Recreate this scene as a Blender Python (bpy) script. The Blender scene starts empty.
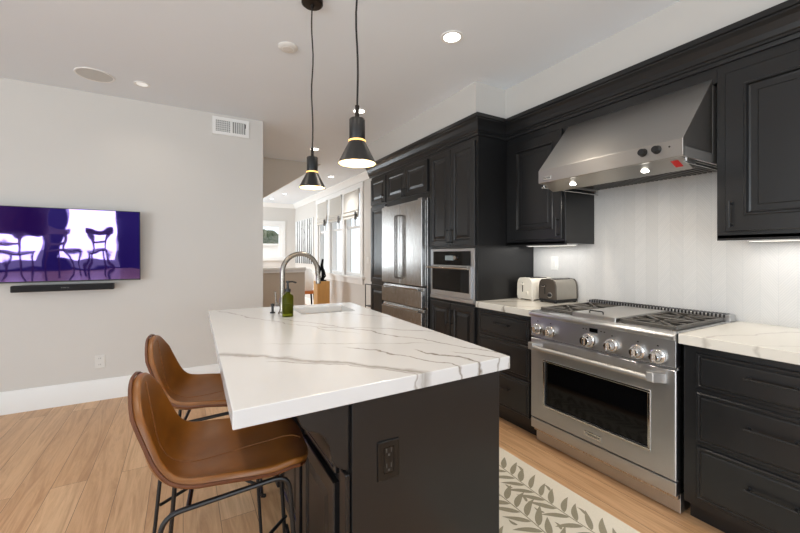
import bpy, bmesh, math, random
from mathutils import Vector, Matrix
random.seed(7)
SC = bpy.context.scene
COL = SC.collection
PI = math.pi

# ------------------------------------------------------------------ camera
cam_d = bpy.data.cameras.new('camera')
cam = bpy.data.objects.new('camera', cam_d)
COL.objects.link(cam)
cam.location = (0, 0, 1.345)
cam.rotation_euler = (PI / 2, 0, math.radians(-29.9))
cam_d.sensor_width = 36
cam_d.lens = 377 / 800 * 36
cam_d.shift_y = -12 / 800
cam_d.clip_start = .02
SC.camera = cam

# ------------------------------------------------------------------ view, world, daylight
vs = SC.view_settings
vs.view_transform = 'Standard'
vs.look = 'None'
vs.gamma = 1
vs.use_curve_mapping = False
vs.exposure = 0.22
SC.cycles.max_bounces = 10
SC.cycles.diffuse_bounces = 6
SC.cycles.glossy_bounces = 6
SC.cycles.transparent_max_bounces = 12
SC.cycles.sample_clamp_indirect = 6
SC.cycles.use_denoising = True

W = bpy.data.worlds.new('sky')
SC.world = W
W.use_nodes = True
wn = W.node_tree
bg = wn.nodes['Background']
bg.inputs['Color'].default_value = (.86, .93, 1, 1)
bg.inputs['Strength'].default_value = 1.3


def area(name, loc, rot, sx, sy, watts, col=(1, 1, 1)):
    d = bpy.data.lights.new(name, 'AREA')
    d.shape = 'RECTANGLE'
    d.size, d.size_y = sx, sy
    d.energy = watts
    d.color = col
    o = bpy.data.objects.new(name, d)
    COL.objects.link(o)
    o.location = loc
    o.rotation_euler = rot
    return o


DAY = (.86, .94, 1.0)
UP = .75           # window lamps tilted upwards, an added angle that brightens the ceiling
# daylight through the three glazed openings in the wall behind (light travels +Y)
for cx, w in ((-3.45, .8), (-2.08, 1.1), (.35, 2.5)):
    area('daylight', (cx, -4.12, 1.15), (PI / 2 + UP, 0, 0), w, 2.2, 15 * w * 2.2, DAY)
# daylight through the glazed side of the dining end (light travels +X)
area('daylight', (-4.62, -.6, 1.3), (PI / 2 + UP, 0, -PI / 2), 3.6, 2.2, 165, DAY)
# daylight through the opening on the hidden side of the far room (light travels +X)
area('daylight', (-1.2, 9.85, 1.4), (PI / 2 + .25, 0, -PI / 2), 1.0, 1.8, 105, DAY)


# ------------------------------------------------------------------ node materials
def L(c):
    """sRGB 0-255 to linear"""
    r = []
    for v in c:
        v /= 255
        r.append(v / 12.92 if v <= .04045 else ((v + .055) / 1.055) ** 2.4)
    return (*r, 1)


class NT:
    def __init__(s, name):
        s.m = bpy.data.materials.new(name)
        s.m.use_nodes = True
        s.t = s.m.node_tree
        s.b = s.t.nodes['Principled BSDF']
        s.out = s.t.nodes['Material Output']

    def n(s, typ, ins=None, **kw):
        nd = s.t.nodes.new(typ)
        for k, v in kw.items():
            setattr(nd, k, v)
        for k, v in (ins or {}).items():
            s.set(nd.inputs[k], v)
        return nd

    def set(s, sock, v):
        if isinstance(v, bpy.types.NodeSocket):
            s.t.links.new(v, sock)
        else:
            sock.default_value = v

    def math(s, op, a, b=None, c=None, clamp=False):
        nd = s.t.nodes.new('ShaderNodeMath')
        nd.operation = op
        nd.use_clamp = clamp
        for i, v in enumerate((a, b, c)):
            if v is not None:
                s.set(nd.inputs[i], v)
        return nd.outputs[0]

    def mix(s, f, a, b, blend='MIX'):
        nd = s.t.nodes.new('ShaderNodeMix')
        nd.data_type = 'RGBA'
        nd.blend_type = blend
        s.set(nd.inputs[0], f)
        s.set(nd.inputs[6], a)
        s.set(nd.inputs[7], b)
        return nd.outputs[2]

    def coord(s, scale=(1, 1, 1), rot=(0, 0, 0), which='Object'):
        tc = s.n('ShaderNodeTexCoord')
        mp = s.n('ShaderNodeMapping', {'Vector': tc.outputs[which], 'Scale': scale, 'Rotation': rot})
        return mp.outputs[0]

    def noise(s, vec, scale=5, detail=3, rough=.5, out=0):
        nd = s.n('ShaderNodeTexNoise', {'Vector': vec, 'Scale': scale, 'Detail': detail, 'Roughness': rough})
        return nd.outputs[out]

    def bump(s, h, strength=.1, dist=.01):
        nd = s.n('ShaderNodeBump', {'Height': h, 'Strength': strength, 'Distance': dist})
        s.t.links.new(nd.outputs[0], s.b.inputs['Normal'])


def pm(name, col, rough=.5, metal=0, var=.06, scale=6, bump=0, bscale=None, coat=0, stretch=(1, 1, 1), rvar=.0, spec=None):
    t = NT(name)
    v = t.coord(stretch)
    nz = t.noise(v, scale, 3)
    c = L(col)
    lo = tuple(x * (1 - var) for x in c[:3]) + (1,)
    hi = tuple(min(1, x * (1 + var)) for x in c[:3]) + (1,)
    t.set(t.b.inputs['Base Color'], t.mix(nz, lo, hi))
    t.b.inputs['Metallic'].default_value = metal
    if rvar:
        t.set(t.b.inputs['Roughness'], t.math('MULTIPLY_ADD', nz, rvar, rough - rvar / 2))
    else:
        t.b.inputs['Roughness'].default_value = rough
    if coat:
        t.b.inputs['Coat Weight'].default_value = coat
        t.b.inputs['Coat Roughness'].default_value = .1
    if spec is not None:
        t.b.inputs['Specular IOR Level'].default_value = spec
    if bump:
        t.bump(t.noise(v, bscale or scale * 10, 2), bump, .004)
    return t.m


def emit(name, col, strength):
    t = NT(name)
    v = t.coord()
    nz = t.noise(v, 3, 1)
    c = L(col)
    t.set(t.b.inputs['Emission Color'], t.mix(nz, c, tuple(x * .97 for x in c[:3]) + (1,)))
    t.b.inputs['Emission Strength'].default_value = strength
    t.b.inputs['Base Color'].default_value = c
    return t.m


def floor_mat():
    t = NT('oak_planks')
    tc = t.n('ShaderNodeTexCoord')
    mp = t.n('ShaderNodeMapping', {'Vector': tc.outputs['Object'], 'Rotation': (0, 0, PI / 2)})
    br = t.n('ShaderNodeTexBrick', {'Vector': mp.outputs[0], 'Scale': 1, 'Mortar Size': .0012, 'Mortar Smooth': .2,
                                    'Brick Width': 2.1, 'Row Height': .165, 'Color1': (0, 0, 0, 1), 'Color2': (1, 1, 1, 1),
                                    'Mortar': (.5, .5, .5, 1)}, offset=.37, offset_frequency=2)
    sep = t.n('ShaderNodeSeparateColor', {'Color': br.outputs['Color']})
    tone = sep.outputs[0]
    # grain: stretched along Y, offset per plank
    off = t.n('ShaderNodeCombineXYZ', {'X': t.math('MULTIPLY', tone, 7.0), 'Y': t.math('MULTIPLY', tone, 31.0), 'Z': 0.0})
    add = t.n('ShaderNodeVectorMath', {0: tc.outputs['Object'], 1: off.outputs[0]}, operation='ADD')
    st = t.n('ShaderNodeMapping', {'Vector': add.outputs[0], 'Scale': (9, .7, 1)})
    g1 = t.n('ShaderNodeTexNoise', {'Vector': st.outputs[0], 'Scale': 1.6, 'Detail': 6, 'Roughness': .66, 'Distortion': 2.2}).outputs[0]
    st2 = t.n('ShaderNodeMapping', {'Vector': add.outputs[0], 'Scale': (60, 2.5, 1)})
    g2 = t.noise(st2.outputs[0], 3, 3)
    ramp = t.n('ShaderNodeValToRGB', {'Fac': tone})
    e = ramp.color_ramp.elements
    e[0].position, e[0].color = 0, L((206, 164, 122))
    e[1].position, e[1].color = 1, L((230, 192, 150))
    m = ramp.color_ramp.elements.new(.5)
    m.color = L((220, 178, 135))
    gr = t.n('ShaderNodeValToRGB', {'Fac': g1})
    e = gr.color_ramp.elements
    e[0].position, e[0].color = .28, (.55, .44, .34, 1)
    e[1].position, e[1].color = .6, (1, 1, 1, 1)
    c = t.mix(.8, ramp.outputs[0], gr.outputs[0], 'MULTIPLY')
    c = t.mix(t.math('MULTIPLY', g2, .34), c, L((150, 108, 70)))
    c = t.mix(br.outputs['Fac'], c, L((96, 66, 42)))
    t.set(t.b.inputs['Base Color'], c)
    t.set(t.b.inputs['Roughness'], t.math('MULTIPLY_ADD', g1, .14, .3))
    t.bump(t.math('SUBTRACT', t.math('MULTIPLY', g2, .15), br.outputs['Fac']), .25, .0015)
    return t.m


def marble_mat(name, veins, base=(220, 221, 222)):
    """veins: (x0,y0,x1,y1,bow,width,strength) in metres on the slab"""
    t = NT(name)
    tc = t.n('ShaderNodeTexCoord')
    n1 = t.noise(tc.outputs['Object'], 3.2, 4, .55, 1)
    n2 = t.noise(tc.outputs['Object'], 14, 3, .6, 1)
    s1 = t.n('ShaderNodeVectorMath', {0: n1, 1: (.5, .5, .5)}, operation='SUBTRACT')
    s2 = t.n('ShaderNodeVectorMath', {0: n2, 1: (.5, .5, .5)}, operation='SUBTRACT')
    m1 = t.n('ShaderNodeVectorMath', {0: s1.outputs[0], 'Scale': .17}, operation='SCALE')
    m2 = t.n('ShaderNodeVectorMath', {0: s2.outputs[0], 'Scale': .035}, operation='SCALE')
    a = t.n('ShaderNodeVectorMath', {0: tc.outputs['Object'], 1: m1.outputs[0]}, operation='ADD')
    a = t.n('ShaderNodeVectorMath', {0: a.outputs[0], 1: m2.outputs[0]}, operation='ADD')
    sp = t.n('ShaderNodeSeparateXYZ', {0: a.outputs[0]})
    X, Y = sp.outputs[0], sp.outputs[1]
    wn_ = t.noise(tc.outputs['Object'], 7, 2)
    total = None
    for (x0, y0, x1, y1, bow, wd, stg) in veins:
        ln = math.hypot(x1 - x0, y1 - y0)
        ux, uy = (x1 - x0) / ln, (y1 - y0) / ln
        al = t.math('ADD', t.math('MULTIPLY', X, ux / ln), t.math('MULTIPLY_ADD', Y, uy / ln, -(x0 * ux + y0 * uy) / ln))
        ac = t.math('ADD', t.math('MULTIPLY', X, -uy), t.math('MULTIPLY_ADD', Y, ux, (x0 * uy - y0 * ux)))
        if bow:
            par = t.math('MULTIPLY', t.math('MULTIPLY', al, t.math('SUBTRACT', 1.0, al)), 4 * bow)
            ac = t.math('SUBTRACT', ac, par)
        d = t.math('ABSOLUTE', ac)
        w2 = t.math('MULTIPLY_ADD', wn_, wd * 1.6, wd * .2)
        core = t.math('SUBTRACT', 1.0, t.math('DIVIDE', d, w2), clamp=True)
        core = t.math('MULTIPLY', core, stg)
        # soft end fade
        e0 = t.math('MULTIPLY', t.math('ADD', al, .05), 9.0, clamp=True)
        e1 = t.math('MULTIPLY', t.math('SUBTRACT', 1.05, al), 9.0, clamp=True)
        core = t.math('MULTIPLY', core, t.math('MULTIPLY', e0, e1))
        total = core if total is None else t.math('MAXIMUM', total, core)
    cloud = t.noise(tc.outputs['Object'], 2.2, 4)
    c = t.mix(cloud, L(base), L(tuple(v - 14 for v in base)))
    c = t.mix(total, c, L((122, 112, 100)))
    t.set(t.b.inputs['Base Color'], c)
    t.b.inputs['Roughness'].default_value = .16
    t.b.inputs['Specular IOR Level'].default_value = .5
    return t.m


def steel_mat(name, col=(176, 174, 170), rough=.27, stretch=(1, 1, 60), amt=.12, grain=None):
    t = NT(name)
    v = t.coord(stretch)
    n = t.noise(v, 9, 3, .6)
    big = t.noise(t.coord(), 3.5, 2)
    c = L(col)
    t.set(t.b.inputs['Base Color'], t.mix(big, tuple(x * .93 for x in c[:3]) + (1,), c))
    t.b.inputs['Metallic'].default_value = 1
    if grain:
        t.b.inputs['Anisotropic'].default_value = .75
        tg = t.n('ShaderNodeCombineXYZ', {'X': grain[0], 'Y': grain[1], 'Z': grain[2]})
        t.set(t.b.inputs['Tangent'], tg.outputs[0])
    t.set(t.b.inputs['Roughness'], t.math('MULTIPLY_ADD', n, amt, rough - amt / 2))
    t.bump(n, .006, .0005)
    return t.m


def tile_mat():
    """pale chevron tile: columns of slanting slips"""
    t = NT('chevron_tile')
    tc = t.n('ShaderNodeTexCoord')
    sp = t.n('ShaderNodeSeparateXYZ', {0: tc.outputs['Object']})
    u = t.math('DIVIDE', sp.outputs[1], .155)
    tri = t.math('ABSOLUTE', t.math('SUBTRACT', t.math('FRACT', u), .5))      # 0..0.5
    vv = t.math('DIVIDE', t.math('ADD', sp.outputs[2], t.math('MULTIPLY', tri, .20)), .0165)
    fr = t.math('FRACT', vv)
    line = t.math('LESS_THAN', fr, .2)
    edge = t.math('GREATER_THAN', t.math('ABSOLUTE', t.math('SUBTRACT', t.math('FRACT', t.math('MULTIPLY', u, 2.0)), .5)), .485)
    joint = t.math('MAXIMUM', line, edge)
    cell = t.math('FLOOR', t.math('MULTIPLY', u, 2.0))
    wn_ = t.n('ShaderNodeTexWhiteNoise', {'W': cell}, noise_dimensions='1D').outputs[0]
    row = t.math('ADD', t.math('FLOOR', vv), t.math('MULTIPLY', cell, 57.0))
    wr = t.n('ShaderNodeTexWhiteNoise', {'W': row}, noise_dimensions='1D').outputs[0]
    c = t.mix(wn_, L((208, 206, 203)), L((216, 214, 211)))
    c = t.mix(t.math('MULTIPLY', wr, .4), c, L((203, 202, 200)))
    c = t.mix(t.math('MULTIPLY', joint, .55), c, L((190, 191, 191)))
    t.set(t.b.inputs['Base Color'], c)
    t.b.inputs['Roughness'].default_value = .38
    t.bump(t.math('SUBTRACT', 1.0, joint), .35, .0015)
    return t.m


def leather_mat():
    t = NT('tan_leather')
    v = t.coord()
    n = t.noise(v, 7, 4, .6)
    f = t.noise(v, 220, 2)
    c = t.mix(n, L((92, 53, 15)), L((152, 94, 30)))
    t.set(t.b.inputs['Base Color'], c)
    t.set(t.b.inputs['Roughness'], t.math('MULTIPLY_ADD', n, .12, .3))
    t.b.inputs['Specular IOR Level'].default_value = .55
    t.bump(f, .12, .001)
    return t.m


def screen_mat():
    t = NT('tinted_glow_screen')
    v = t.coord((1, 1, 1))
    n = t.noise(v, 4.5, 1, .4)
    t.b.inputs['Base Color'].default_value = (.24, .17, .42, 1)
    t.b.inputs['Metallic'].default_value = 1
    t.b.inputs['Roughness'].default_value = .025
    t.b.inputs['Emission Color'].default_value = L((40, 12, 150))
    t.b.inputs['Emission Strength'].default_value = .16  # blue glow added to the switched-off screen to colour its dark reflections
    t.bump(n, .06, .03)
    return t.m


def glass_mat(name='window_glass', tint=(1, 1, 1, 1), gl=.08):
    t = NT(name)
    tr = t.n('ShaderNodeBsdfTransparent', {'Color': tint})
    g = t.n('ShaderNodeBsdfGlossy', {'Color': (1, 1, 1, 1), 'Roughness': .02})
    v = t.coord()
    f = t.math('MULTIPLY_ADD', t.noise(v, 2, 1), .02, gl)
    mx = t.n('ShaderNodeMixShader', {0: f, 1: tr.outputs[0], 2: g.outputs[0]})
    t.t.links.new(mx.outputs[0], t.out.inputs['Surface'])
    return t.m


def green_glass():
    t = NT('green_glass')
    v = t.coord()
    t.set(t.b.inputs['Base Color'], t.mix(t.noise(v, 12, 2), L((150, 152, 40)), L((112, 122, 24))))
    t.b.inputs['Transmission Weight'].default_value = .85
    t.b.inputs['Roughness'].default_value = .05
    t.b.inputs['IOR'].default_value = 1.15
    return t.m


M = dict(
    wall=pm('wall_paint', (214, 211, 206), .75, var=.015, scale=2, bump=.03, bscale=180),
    soffit=pm('soffit_paint', (204, 201, 196), .75, var=.015, scale=2),
    taupelight=pm('light_taupe_paint', (216, 207, 195), .75, var=.02, scale=2),
    taupe=pm('taupe_paint', (196, 184, 170), .75, var=.02, scale=2),
    ceil=pm('ceiling_paint', (232, 238, 244), .85, var=.012, scale=2, bump=.03, bscale=160),
    white=pm('white_trim', (238, 238, 236), .4, var=.012, scale=3),
    plastic=pm('white_plastic', (224, 223, 219), .35, var=.02, scale=12),
    black=pm('charcoal_cabinet_paint', (24, 24, 25), .3, var=.1, scale=9, rvar=.08),
    blackhw=pm('black_hardware', (20, 20, 21), .38, var=.1, scale=20),
    iron=pm('cast_iron', (74, 70, 64), .36, var=.25, scale=40, bump=.2),
    blackglass=pm('black_oven_glass', (7, 7, 8), .06, var=.2, scale=4, spec=.28),
    blackplastic=pm('black_plastic', (24, 24, 26), .4, var=.1, scale=20),
    steel=steel_mat('brushed_steel_horizontal', (200, 201, 203), .36, (1, 1, 60), .08, (0.0, 0.0, 1.0)),
    steelv=steel_mat('brushed_steel_vertical', (190, 189, 187), .27, (60, 60, 1), .06),
    steelhood=steel_mat('brushed_steel_hood', (186, 184, 181), .33, (60, 1, 60), .08, (.66, 0.0, .75)),
    steelside=steel_mat('brushed_steel_side', (200, 198, 195), .5, (60, 60, 1), .08),
    outletblack=pm('gloss_black_plastic', (9, 9, 9), .3, var=.1, scale=20),
    chrome=pm('polished_chrome', (205, 203, 200), .12, 1, var=.03, scale=6),
    nickel=pm('brushed_nickel', (150, 144, 136), .27, 1, var=.05, scale=20),
    darknickel=pm('dark_brushed_nickel', (112, 108, 104), .32, 1, var=.05, scale=20),
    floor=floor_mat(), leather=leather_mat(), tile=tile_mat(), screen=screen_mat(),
    piping=pm('dark_leather_edge', (92, 48, 18), .45, var=.2, scale=30),
    stitch=pm('leather_seam', (132, 84, 36), .5, var=.2, scale=60),
    glass=glass_mat(), greenglass=green_glass(),
    ceramic=pm('white_ceramic', (240, 240, 238), .12, var=.01, scale=3),
    rugbase=pm('cream_rug_wool', (226, 219, 203), .95, var=.06, scale=90, bump=.5, bscale=400),
    rugleaf=pm('olive_grey_rug_wool', (150, 143, 122), .95, var=.22, scale=160, bump=.5, bscale=400),
    lampglow=emit('lamp_diffuser', (255, 250, 240), 9),
    bulb=emit('warm_bulb', (255, 214, 150), 9),
    ringglow=emit('warm_light_ring', (255, 196, 110), 1.8),
    shadein=pm('cream_shade_lining', (246, 232, 200), .6, var=.02, scale=10),
    bronze=pm('dark_bronze', (40, 33, 28), .35, .6, var=.1, scale=20),
    shadefab=pm('linen_roman_shade', (200, 197, 190), .9, var=.08, scale=50, stretch=(1, 1, 6), bump=.2),
    oak=pm('honey_oak', (196, 148, 84), .5, var=.14, scale=5, stretch=(6, 6, 1)),
    grille=pm('grey_speaker_cloth', (206, 206, 203), .8, var=.05, scale=80),
    ventdark=pm('vent_shadow_grey', (120, 120, 118), .7, var=.1, scale=20),
    red=pm('red_label', (190, 20, 18), .5, var=.05, scale=20),
    canvas=pm('pale_canvas', (226, 228, 228), 1, var=.04, scale=6, spec=0),
    ink=pm('black_paint', (22, 22, 24), .9, var=.2, scale=8, spec=.1),
    hedge=pm('dark_green_leaves', (58, 78, 44), .8, var=.5, scale=14, bump=.6),
    ground=pm('grey_patio', (150, 148, 140), .9, var=.1, scale=2),
    display=emit('display_glow', (120, 130, 132), .12),
    filt=pm('steel_filter', (92, 88, 82), .35, .9, var=.15, scale=14),
    wood=pm('dark_walnut', (70, 44, 28), .5, var=.2, scale=8),
    drumshade=pm('brown_drum_shade', (70, 40, 28), .8, var=.15, scale=20),
)
VE_ISL = [(.08, 1.70, .75, 1.00, .03, .030, .62), (.12, 1.64, .70, 1.04, .05, .009, .8), (.22, 2.94, .75, 1.80, -.03, .008, .55),
          (.52, 2.40, 1.13, 1.05, .04, .008, .9), (.62, 2.05, 1.20, 1.55, .02, .010, .6), (.6, 1.50, .93, 1.0, .02, .007, .9),
          (.34, 1.74, .95, 1.42, -.02, .006, .55), (.85, 1.35, 1.02, .98, .0, .008, 1.0), (.95, 1.25, 1.12, 1.0, .0, .006, .8),
          (.3, 1.45, .7, 1.0, .03, .007, .7), (.86, 2.5, 1.25, 2.0, .02, .008, .5)]
M['marble'] = marble_mat('white_veined_quartz', [(a - .76, c - 2.0, d - .76, e - 2.0, *r) for a, c, d, e, *r in VE_ISL])
M['marble2'] = marble_mat('cream_veined_quartz', [(2.15, 2.42, 2.9, 1.95, .05, .012, .8), (2.15, 2.2, 2.5, 1.8, -.03, .008, .9), (2.3, 2.5, 2.95, 2.3, .03, .01, .5),
                                                 (2.1, .86, 2.95, .55, .03, .014, .4), (2.1, .70, 2.9, .2, -.03, .01, .35)], (226, 222, 212))


# ------------------------------------------------------------------ mesh building
class MB:
    def __init__(s):
        s.bm = bmesh.new()
        s.mats = []
        s.mi = 0

    def use(s, m):
        if m not in s.mats:
            s.mats.append(m)
        s.mi = s.mats.index(m)
        return s

    def face(s, vs):
        try:
            f = s.bm.faces.new(vs)
            f.material_index = s.mi
            return f
        except ValueError:
            return None

    def box(s, x0, x1, y0, y1, z0, z1):
        v = [s.bm.verts.new((x, y, z)) for z in (z0, z1) for y in (y0, y1) for x in (x0, x1)]
        for q in ((0, 2, 3, 1), (4, 5, 7, 6), (0, 1, 5, 4), (2, 6, 7, 3), (0, 4, 6, 2), (1, 3, 7, 5)):
            s.face([v[i] for i in q])
        return s

    def prism(s, poly, vec):
        """closed polygon (3-D points) swept by vec"""
        vec = Vector(vec)
        a = [s.bm.verts.new(p) for p in poly]
        b = [s.bm.verts.new(Vector(p) + vec) for p in poly]
        n = len(poly)
        s.face(a[::-1])
        s.face(b)
        for i in range(n):
            s.face([a[i], a[(i + 1) % n], b[(i + 1) % n], b[i]])
        return s

    def tube(s, pts, r, seg=10, caps=True):
        pts = [Vector(p) for p in pts]
        n = len(pts)
        rs = r if isinstance(r, (list, tuple)) else [r] * n
        t0 = (pts[1] - pts[0]).normalized()
        up = Vector((0, 0, 1)) if abs(t0.z) < .9 else Vector((1, 0, 0))
        nrm = t0.cross(up).normalized()
        rings = []
        prev = t0
        for i in range(n):
            if i == 0:
                t = t0
            elif i == n - 1:
                t = (pts[-1] - pts[-2]).normalized()
            else:
                t = ((pts[i] - pts[i - 1]).normalized() + (pts[i + 1] - pts[i]).normalized()).normalized()
            q = prev.rotation_difference(t)
            nrm = q @ nrm
            prev = t
            bn = t.cross(nrm).normalized()
            rings.append([s.bm.verts.new(pts[i] + (nrm * math.cos(k * 2 * PI / seg) + bn * math.sin(k * 2 * PI / seg)) * rs[i]) for k in range(seg)])
        for i in range(n - 1):
            for k in range(seg):
                s.face([rings[i][k], rings[i][(k + 1) % seg], rings[i + 1][(k + 1) % seg], rings[i + 1][k]])
        if caps:
            s.face(rings[0][::-1])
            s.face(rings[-1])
        return s

    def cyl(s, p0, p1, r, seg=20):
        return s.tube([p0, p1], r, seg)

    def lathe(s, prof, c=(0, 0, 0), seg=32, axis='z', mats=None):
        """prof: (radius, height) pairs; mats: optional list of materials per band"""
        c = Vector(c)
        rings = []
        for (r, h) in prof:
            ring = []
            for k in range(seg):
                a = 2 * PI * k / seg
                p = (r * math.cos(a), r * math.sin(a), h)
                if axis == 'x':
                    p = (h, r * math.cos(a), r * math.sin(a))
                elif axis == 'y':
                    p = (r * math.cos(a), h, r * math.sin(a))
                ring.append(s.bm.verts.new(c + Vector(p)) if r > 1e-6 else None)
            if r <= 1e-6:
                p = {'z': (0, 0, h), 'x': (h, 0, 0), 'y': (0, h, 0)}[axis]
                v = s.bm.verts.new(c + Vector(p))
                ring = [v] * seg
            rings.append(ring)
        for i in range(len(rings) - 1):
            if mats:
                s.use(mats[i])
            for k in range(seg):
                a, b, d, e = rings[i][k], rings[i][(k + 1) % seg], rings[i + 1][(k + 1) % seg], rings[i + 1][k]
                q = []
                for v in (a, b, d, e):
                    if v not in q:
                        q.append(v)
                if len(q) > 2:
                    s.face(q)
        return s

    def loft(s, o, u, v, n, w, h, prof, cap=True, back=True):
        """raised / recessed panel: rectangles inset by i at height k along n"""
        o, u, v, n = Vector(o), Vector(u), Vector(v), Vector(n)
        rings = []
        for (i, k) in prof:
            rings.append([s.bm.verts.new(o + u * a + v * b + n * k) for a, b in ((i, i), (w - i, i), (w - i, h - i), (i, h - i))])
        for a, b in zip(rings, rings[1:]):
            for k in range(4):
                s.face([a[k], a[(k + 1) % 4], b[(k + 1) % 4], b[k]])
        if cap:
            s.face(rings[-1])
        if back:
            s.face(rings[0][::-1])
        return s

    def build(s, name, mat=None, parent=None, smooth=True, bevel=0, fixn=True, sub=0, angle=35):
        if fixn:
            bmesh.ops.recalc_face_normals(s.bm, faces=s.bm.faces[:])
        off = Vector(OFF.get(parent.name if parent else '', (0, 0, 0)))
        if off.length:
            bmesh.ops.translate(s.bm, verts=s.bm.verts[:], vec=-off)
        me = bpy.data.meshes.new(name)
        s.bm.to_mesh(me)
        s.bm.free()
        for m in (s.mats or [mat]):
            me.materials.append(M[m] if isinstance(m, str) else m)
        if smooth:
            me.shade_smooth()
            try:
                me.set_sharp_from_angle(angle=math.radians(angle))
            except Exception:
                pass
        o = bpy.data.objects.new(name, me)
        COL.objects.link(o)
        if parent:
            o.parent = parent
            OFF[o.name] = off
        if bevel:
            b = o.modifiers.new('edge', 'BEVEL')
            b.width = bevel
            b.segments = 2
            b.limit_method = 'ANGLE'
            b.angle_limit = math.radians(40)
            b.harden_normals = False
        if sub:
            d = o.modifiers.new('smooth', 'SUBSURF')
            d.levels = d.render_levels = sub
        return o


OFF = {}


def thing(name, label, cat, loc=(0, 0, 0), group=None):
    o = bpy.data.objects.new(name, None)
    o.empty_display_size = .1
    COL.objects.link(o)
    o.location = loc
    OFF[o.name] = loc
    o['label'], o['category'] = label, cat
    if group:
        o['group'] = group
    return o


def tag(o, label, cat, group=None, kind=None):
    o['label'], o['category'] = label, cat
    if group:
        o['group'] = group
    if kind:
        o['kind'] = kind
    return o


def struct(o, label=None, cat=None):
    o['kind'] = 'structure'
    if label:
        o['label'] = label
    if cat:
        o['category'] = cat
    return o


def dup(root, loc, rz=0, label=None):
    r = root.copy()
    COL.objects.link(r)
    r.location = loc
    r.rotation_euler = (0, 0, rz)
    if label:
        r['label'] = label
    for ch in list(root.children):
        c = ch.copy()
        COL.objects.link(c)
        c.parent = r
        for g in list(ch.children):
            d = g.copy()
            COL.objects.link(d)
            d.parent = c
    return r


def fillet(pts, r, n=6):
    pts = [Vector(p) for p in pts]
    out = [pts[0]]
    for a, b, c in zip(pts, pts[1:], pts[2:]):
        d0, d1 = (a - b).normalized(), (c - b).normalized()
        k = min(r, (a - b).length * .49, (c - b).length * .49)
        p0, p1 = b + d0 * k, b + d1 * k
        for i in range(n + 1):
            t = i / n
            out.append(p0.lerp(b, t).lerp(b.lerp(p1, t), t))
    out.append(pts[-1])
    return out


def text(name, body, size, loc, rot, mat, parent, extrude=.0008, align='CENTER'):
    d = bpy.data.curves.new(name, 'FONT')
    d.body = body
    d.size = size
    d.extrude = extrude
    d.align_x = align
    d.align_y = 'CENTER'
    d.materials.append(M[mat])
    o = bpy.data.objects.new(name, d)
    COL.objects.link(o)
    off = Vector(OFF.get(parent.name, (0, 0, 0)))
    o.location = Vector(loc) - off
    o.rotation_euler = rot
    o.parent = parent
    bpy.context.view_layer.update()
    me = bpy.data.meshes.new_from_object(o.evaluated_get(bpy.context.evaluated_depsgraph_get()))
    q = bpy.data.objects.new(name, me)
    COL.objects.link(q)
    q.location, q.rotation_euler, q.parent = o.location, o.rotation_euler, parent
    bpy.data.objects.remove(o)
    q.name = name
    return q


FACE_X = (PI / 2, 0, -PI / 2)      # lettering on a face that looks towards -X

# ------------------------------------------------------------------ setting
CH = 2.83          # ceiling height
XW = 2.90          # range-side wall
ct = .945          # counter height

struct(MB().box(-4.5, XW + .15, -4, 11.5, -.1, 0).build('floor', 'floor'), 'pale oak plank floor', 'floor')
struct(MB().box(-4.6, XW + .15, -4.1, 11.5, CH, CH + .1).build('ceiling', 'ceil'), 'smooth white ceiling with recessed lights', 'ceiling')
struct(MB().box(-4.6, .772, 4.41, 4.56, 0, CH).build('wall_left', 'wall', smooth=False), 'light grey wall carrying the television', 'wall')
b = MB()
b.prism([(-4.6, 4.41, 0), (-4.6, 4.393, 0), (-4.6, 4.393, .172), (-4.6, 4.402, .19), (-4.6, 4.41, .19)], (5.372 + .017, 0, 0))
b.prism([(.772, 4.393, 0), (.789, 4.393, 0), (.789, 4.393, .172), (.78, 4.393, .19), (.772, 4.393, .19)], (0, .167, 0))
struct(b.build('baseboard_left', 'white'), 'tall white baseboard under the television wall', 'baseboard')

# wall on the range side, with the window openings of the far room
b = MB()
b.box(XW, XW + .15, -4, 6.52, 0, CH)
b.box(XW, XW + .15, 6.52, 9.1, 0, .93)
b.box(XW, XW + .15, 6.52, 9.1, 2.6, CH)
b.box(XW, XW + .15, 9.1, 11.5, 0, CH)
b.box(XW, XW + .15, 7.34, 7.44, .93, 2.6)
b.box(XW, XW + .15, 8.2, 8.34, .93, 2.6)
struct(b.build('wall_right', 'wall', smooth=False), 'light grey wall behind the range running on to the windows', 'wall')

# far wall with its window opening (2.0..2.57 x 1.2..2.3 shows)
b = MB()
b.box(-1.1, 1.62, 11.3, 11.45, 0, CH)
b.box(2.5, XW, 11.3, 11.45, 0, CH)
b.box(1.62, 2.5, 11.3, 11.45, 0, 1.25)
b.box(1.62, 2.5, 11.3, 11.45, 2.22, CH)
struct(b.build('wall_far', 'wall', smooth=False), 'grey end wall of the far room with a small window', 'wall')
b = MB()
b.box(-1.1, -1.0, 4.56, 9.3, 0, CH)
b.box(-1.1, -1.0, 10.4, 11.3, 0, CH)
b.box(-1.1, -1.0, 9.3, 10.4, 2.45, CH)
b.box(-1.1, -1.0, 9.3, 10.4, 0, .4)
struct(b.build('wall_hall', 'wall', smooth=False))

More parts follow.
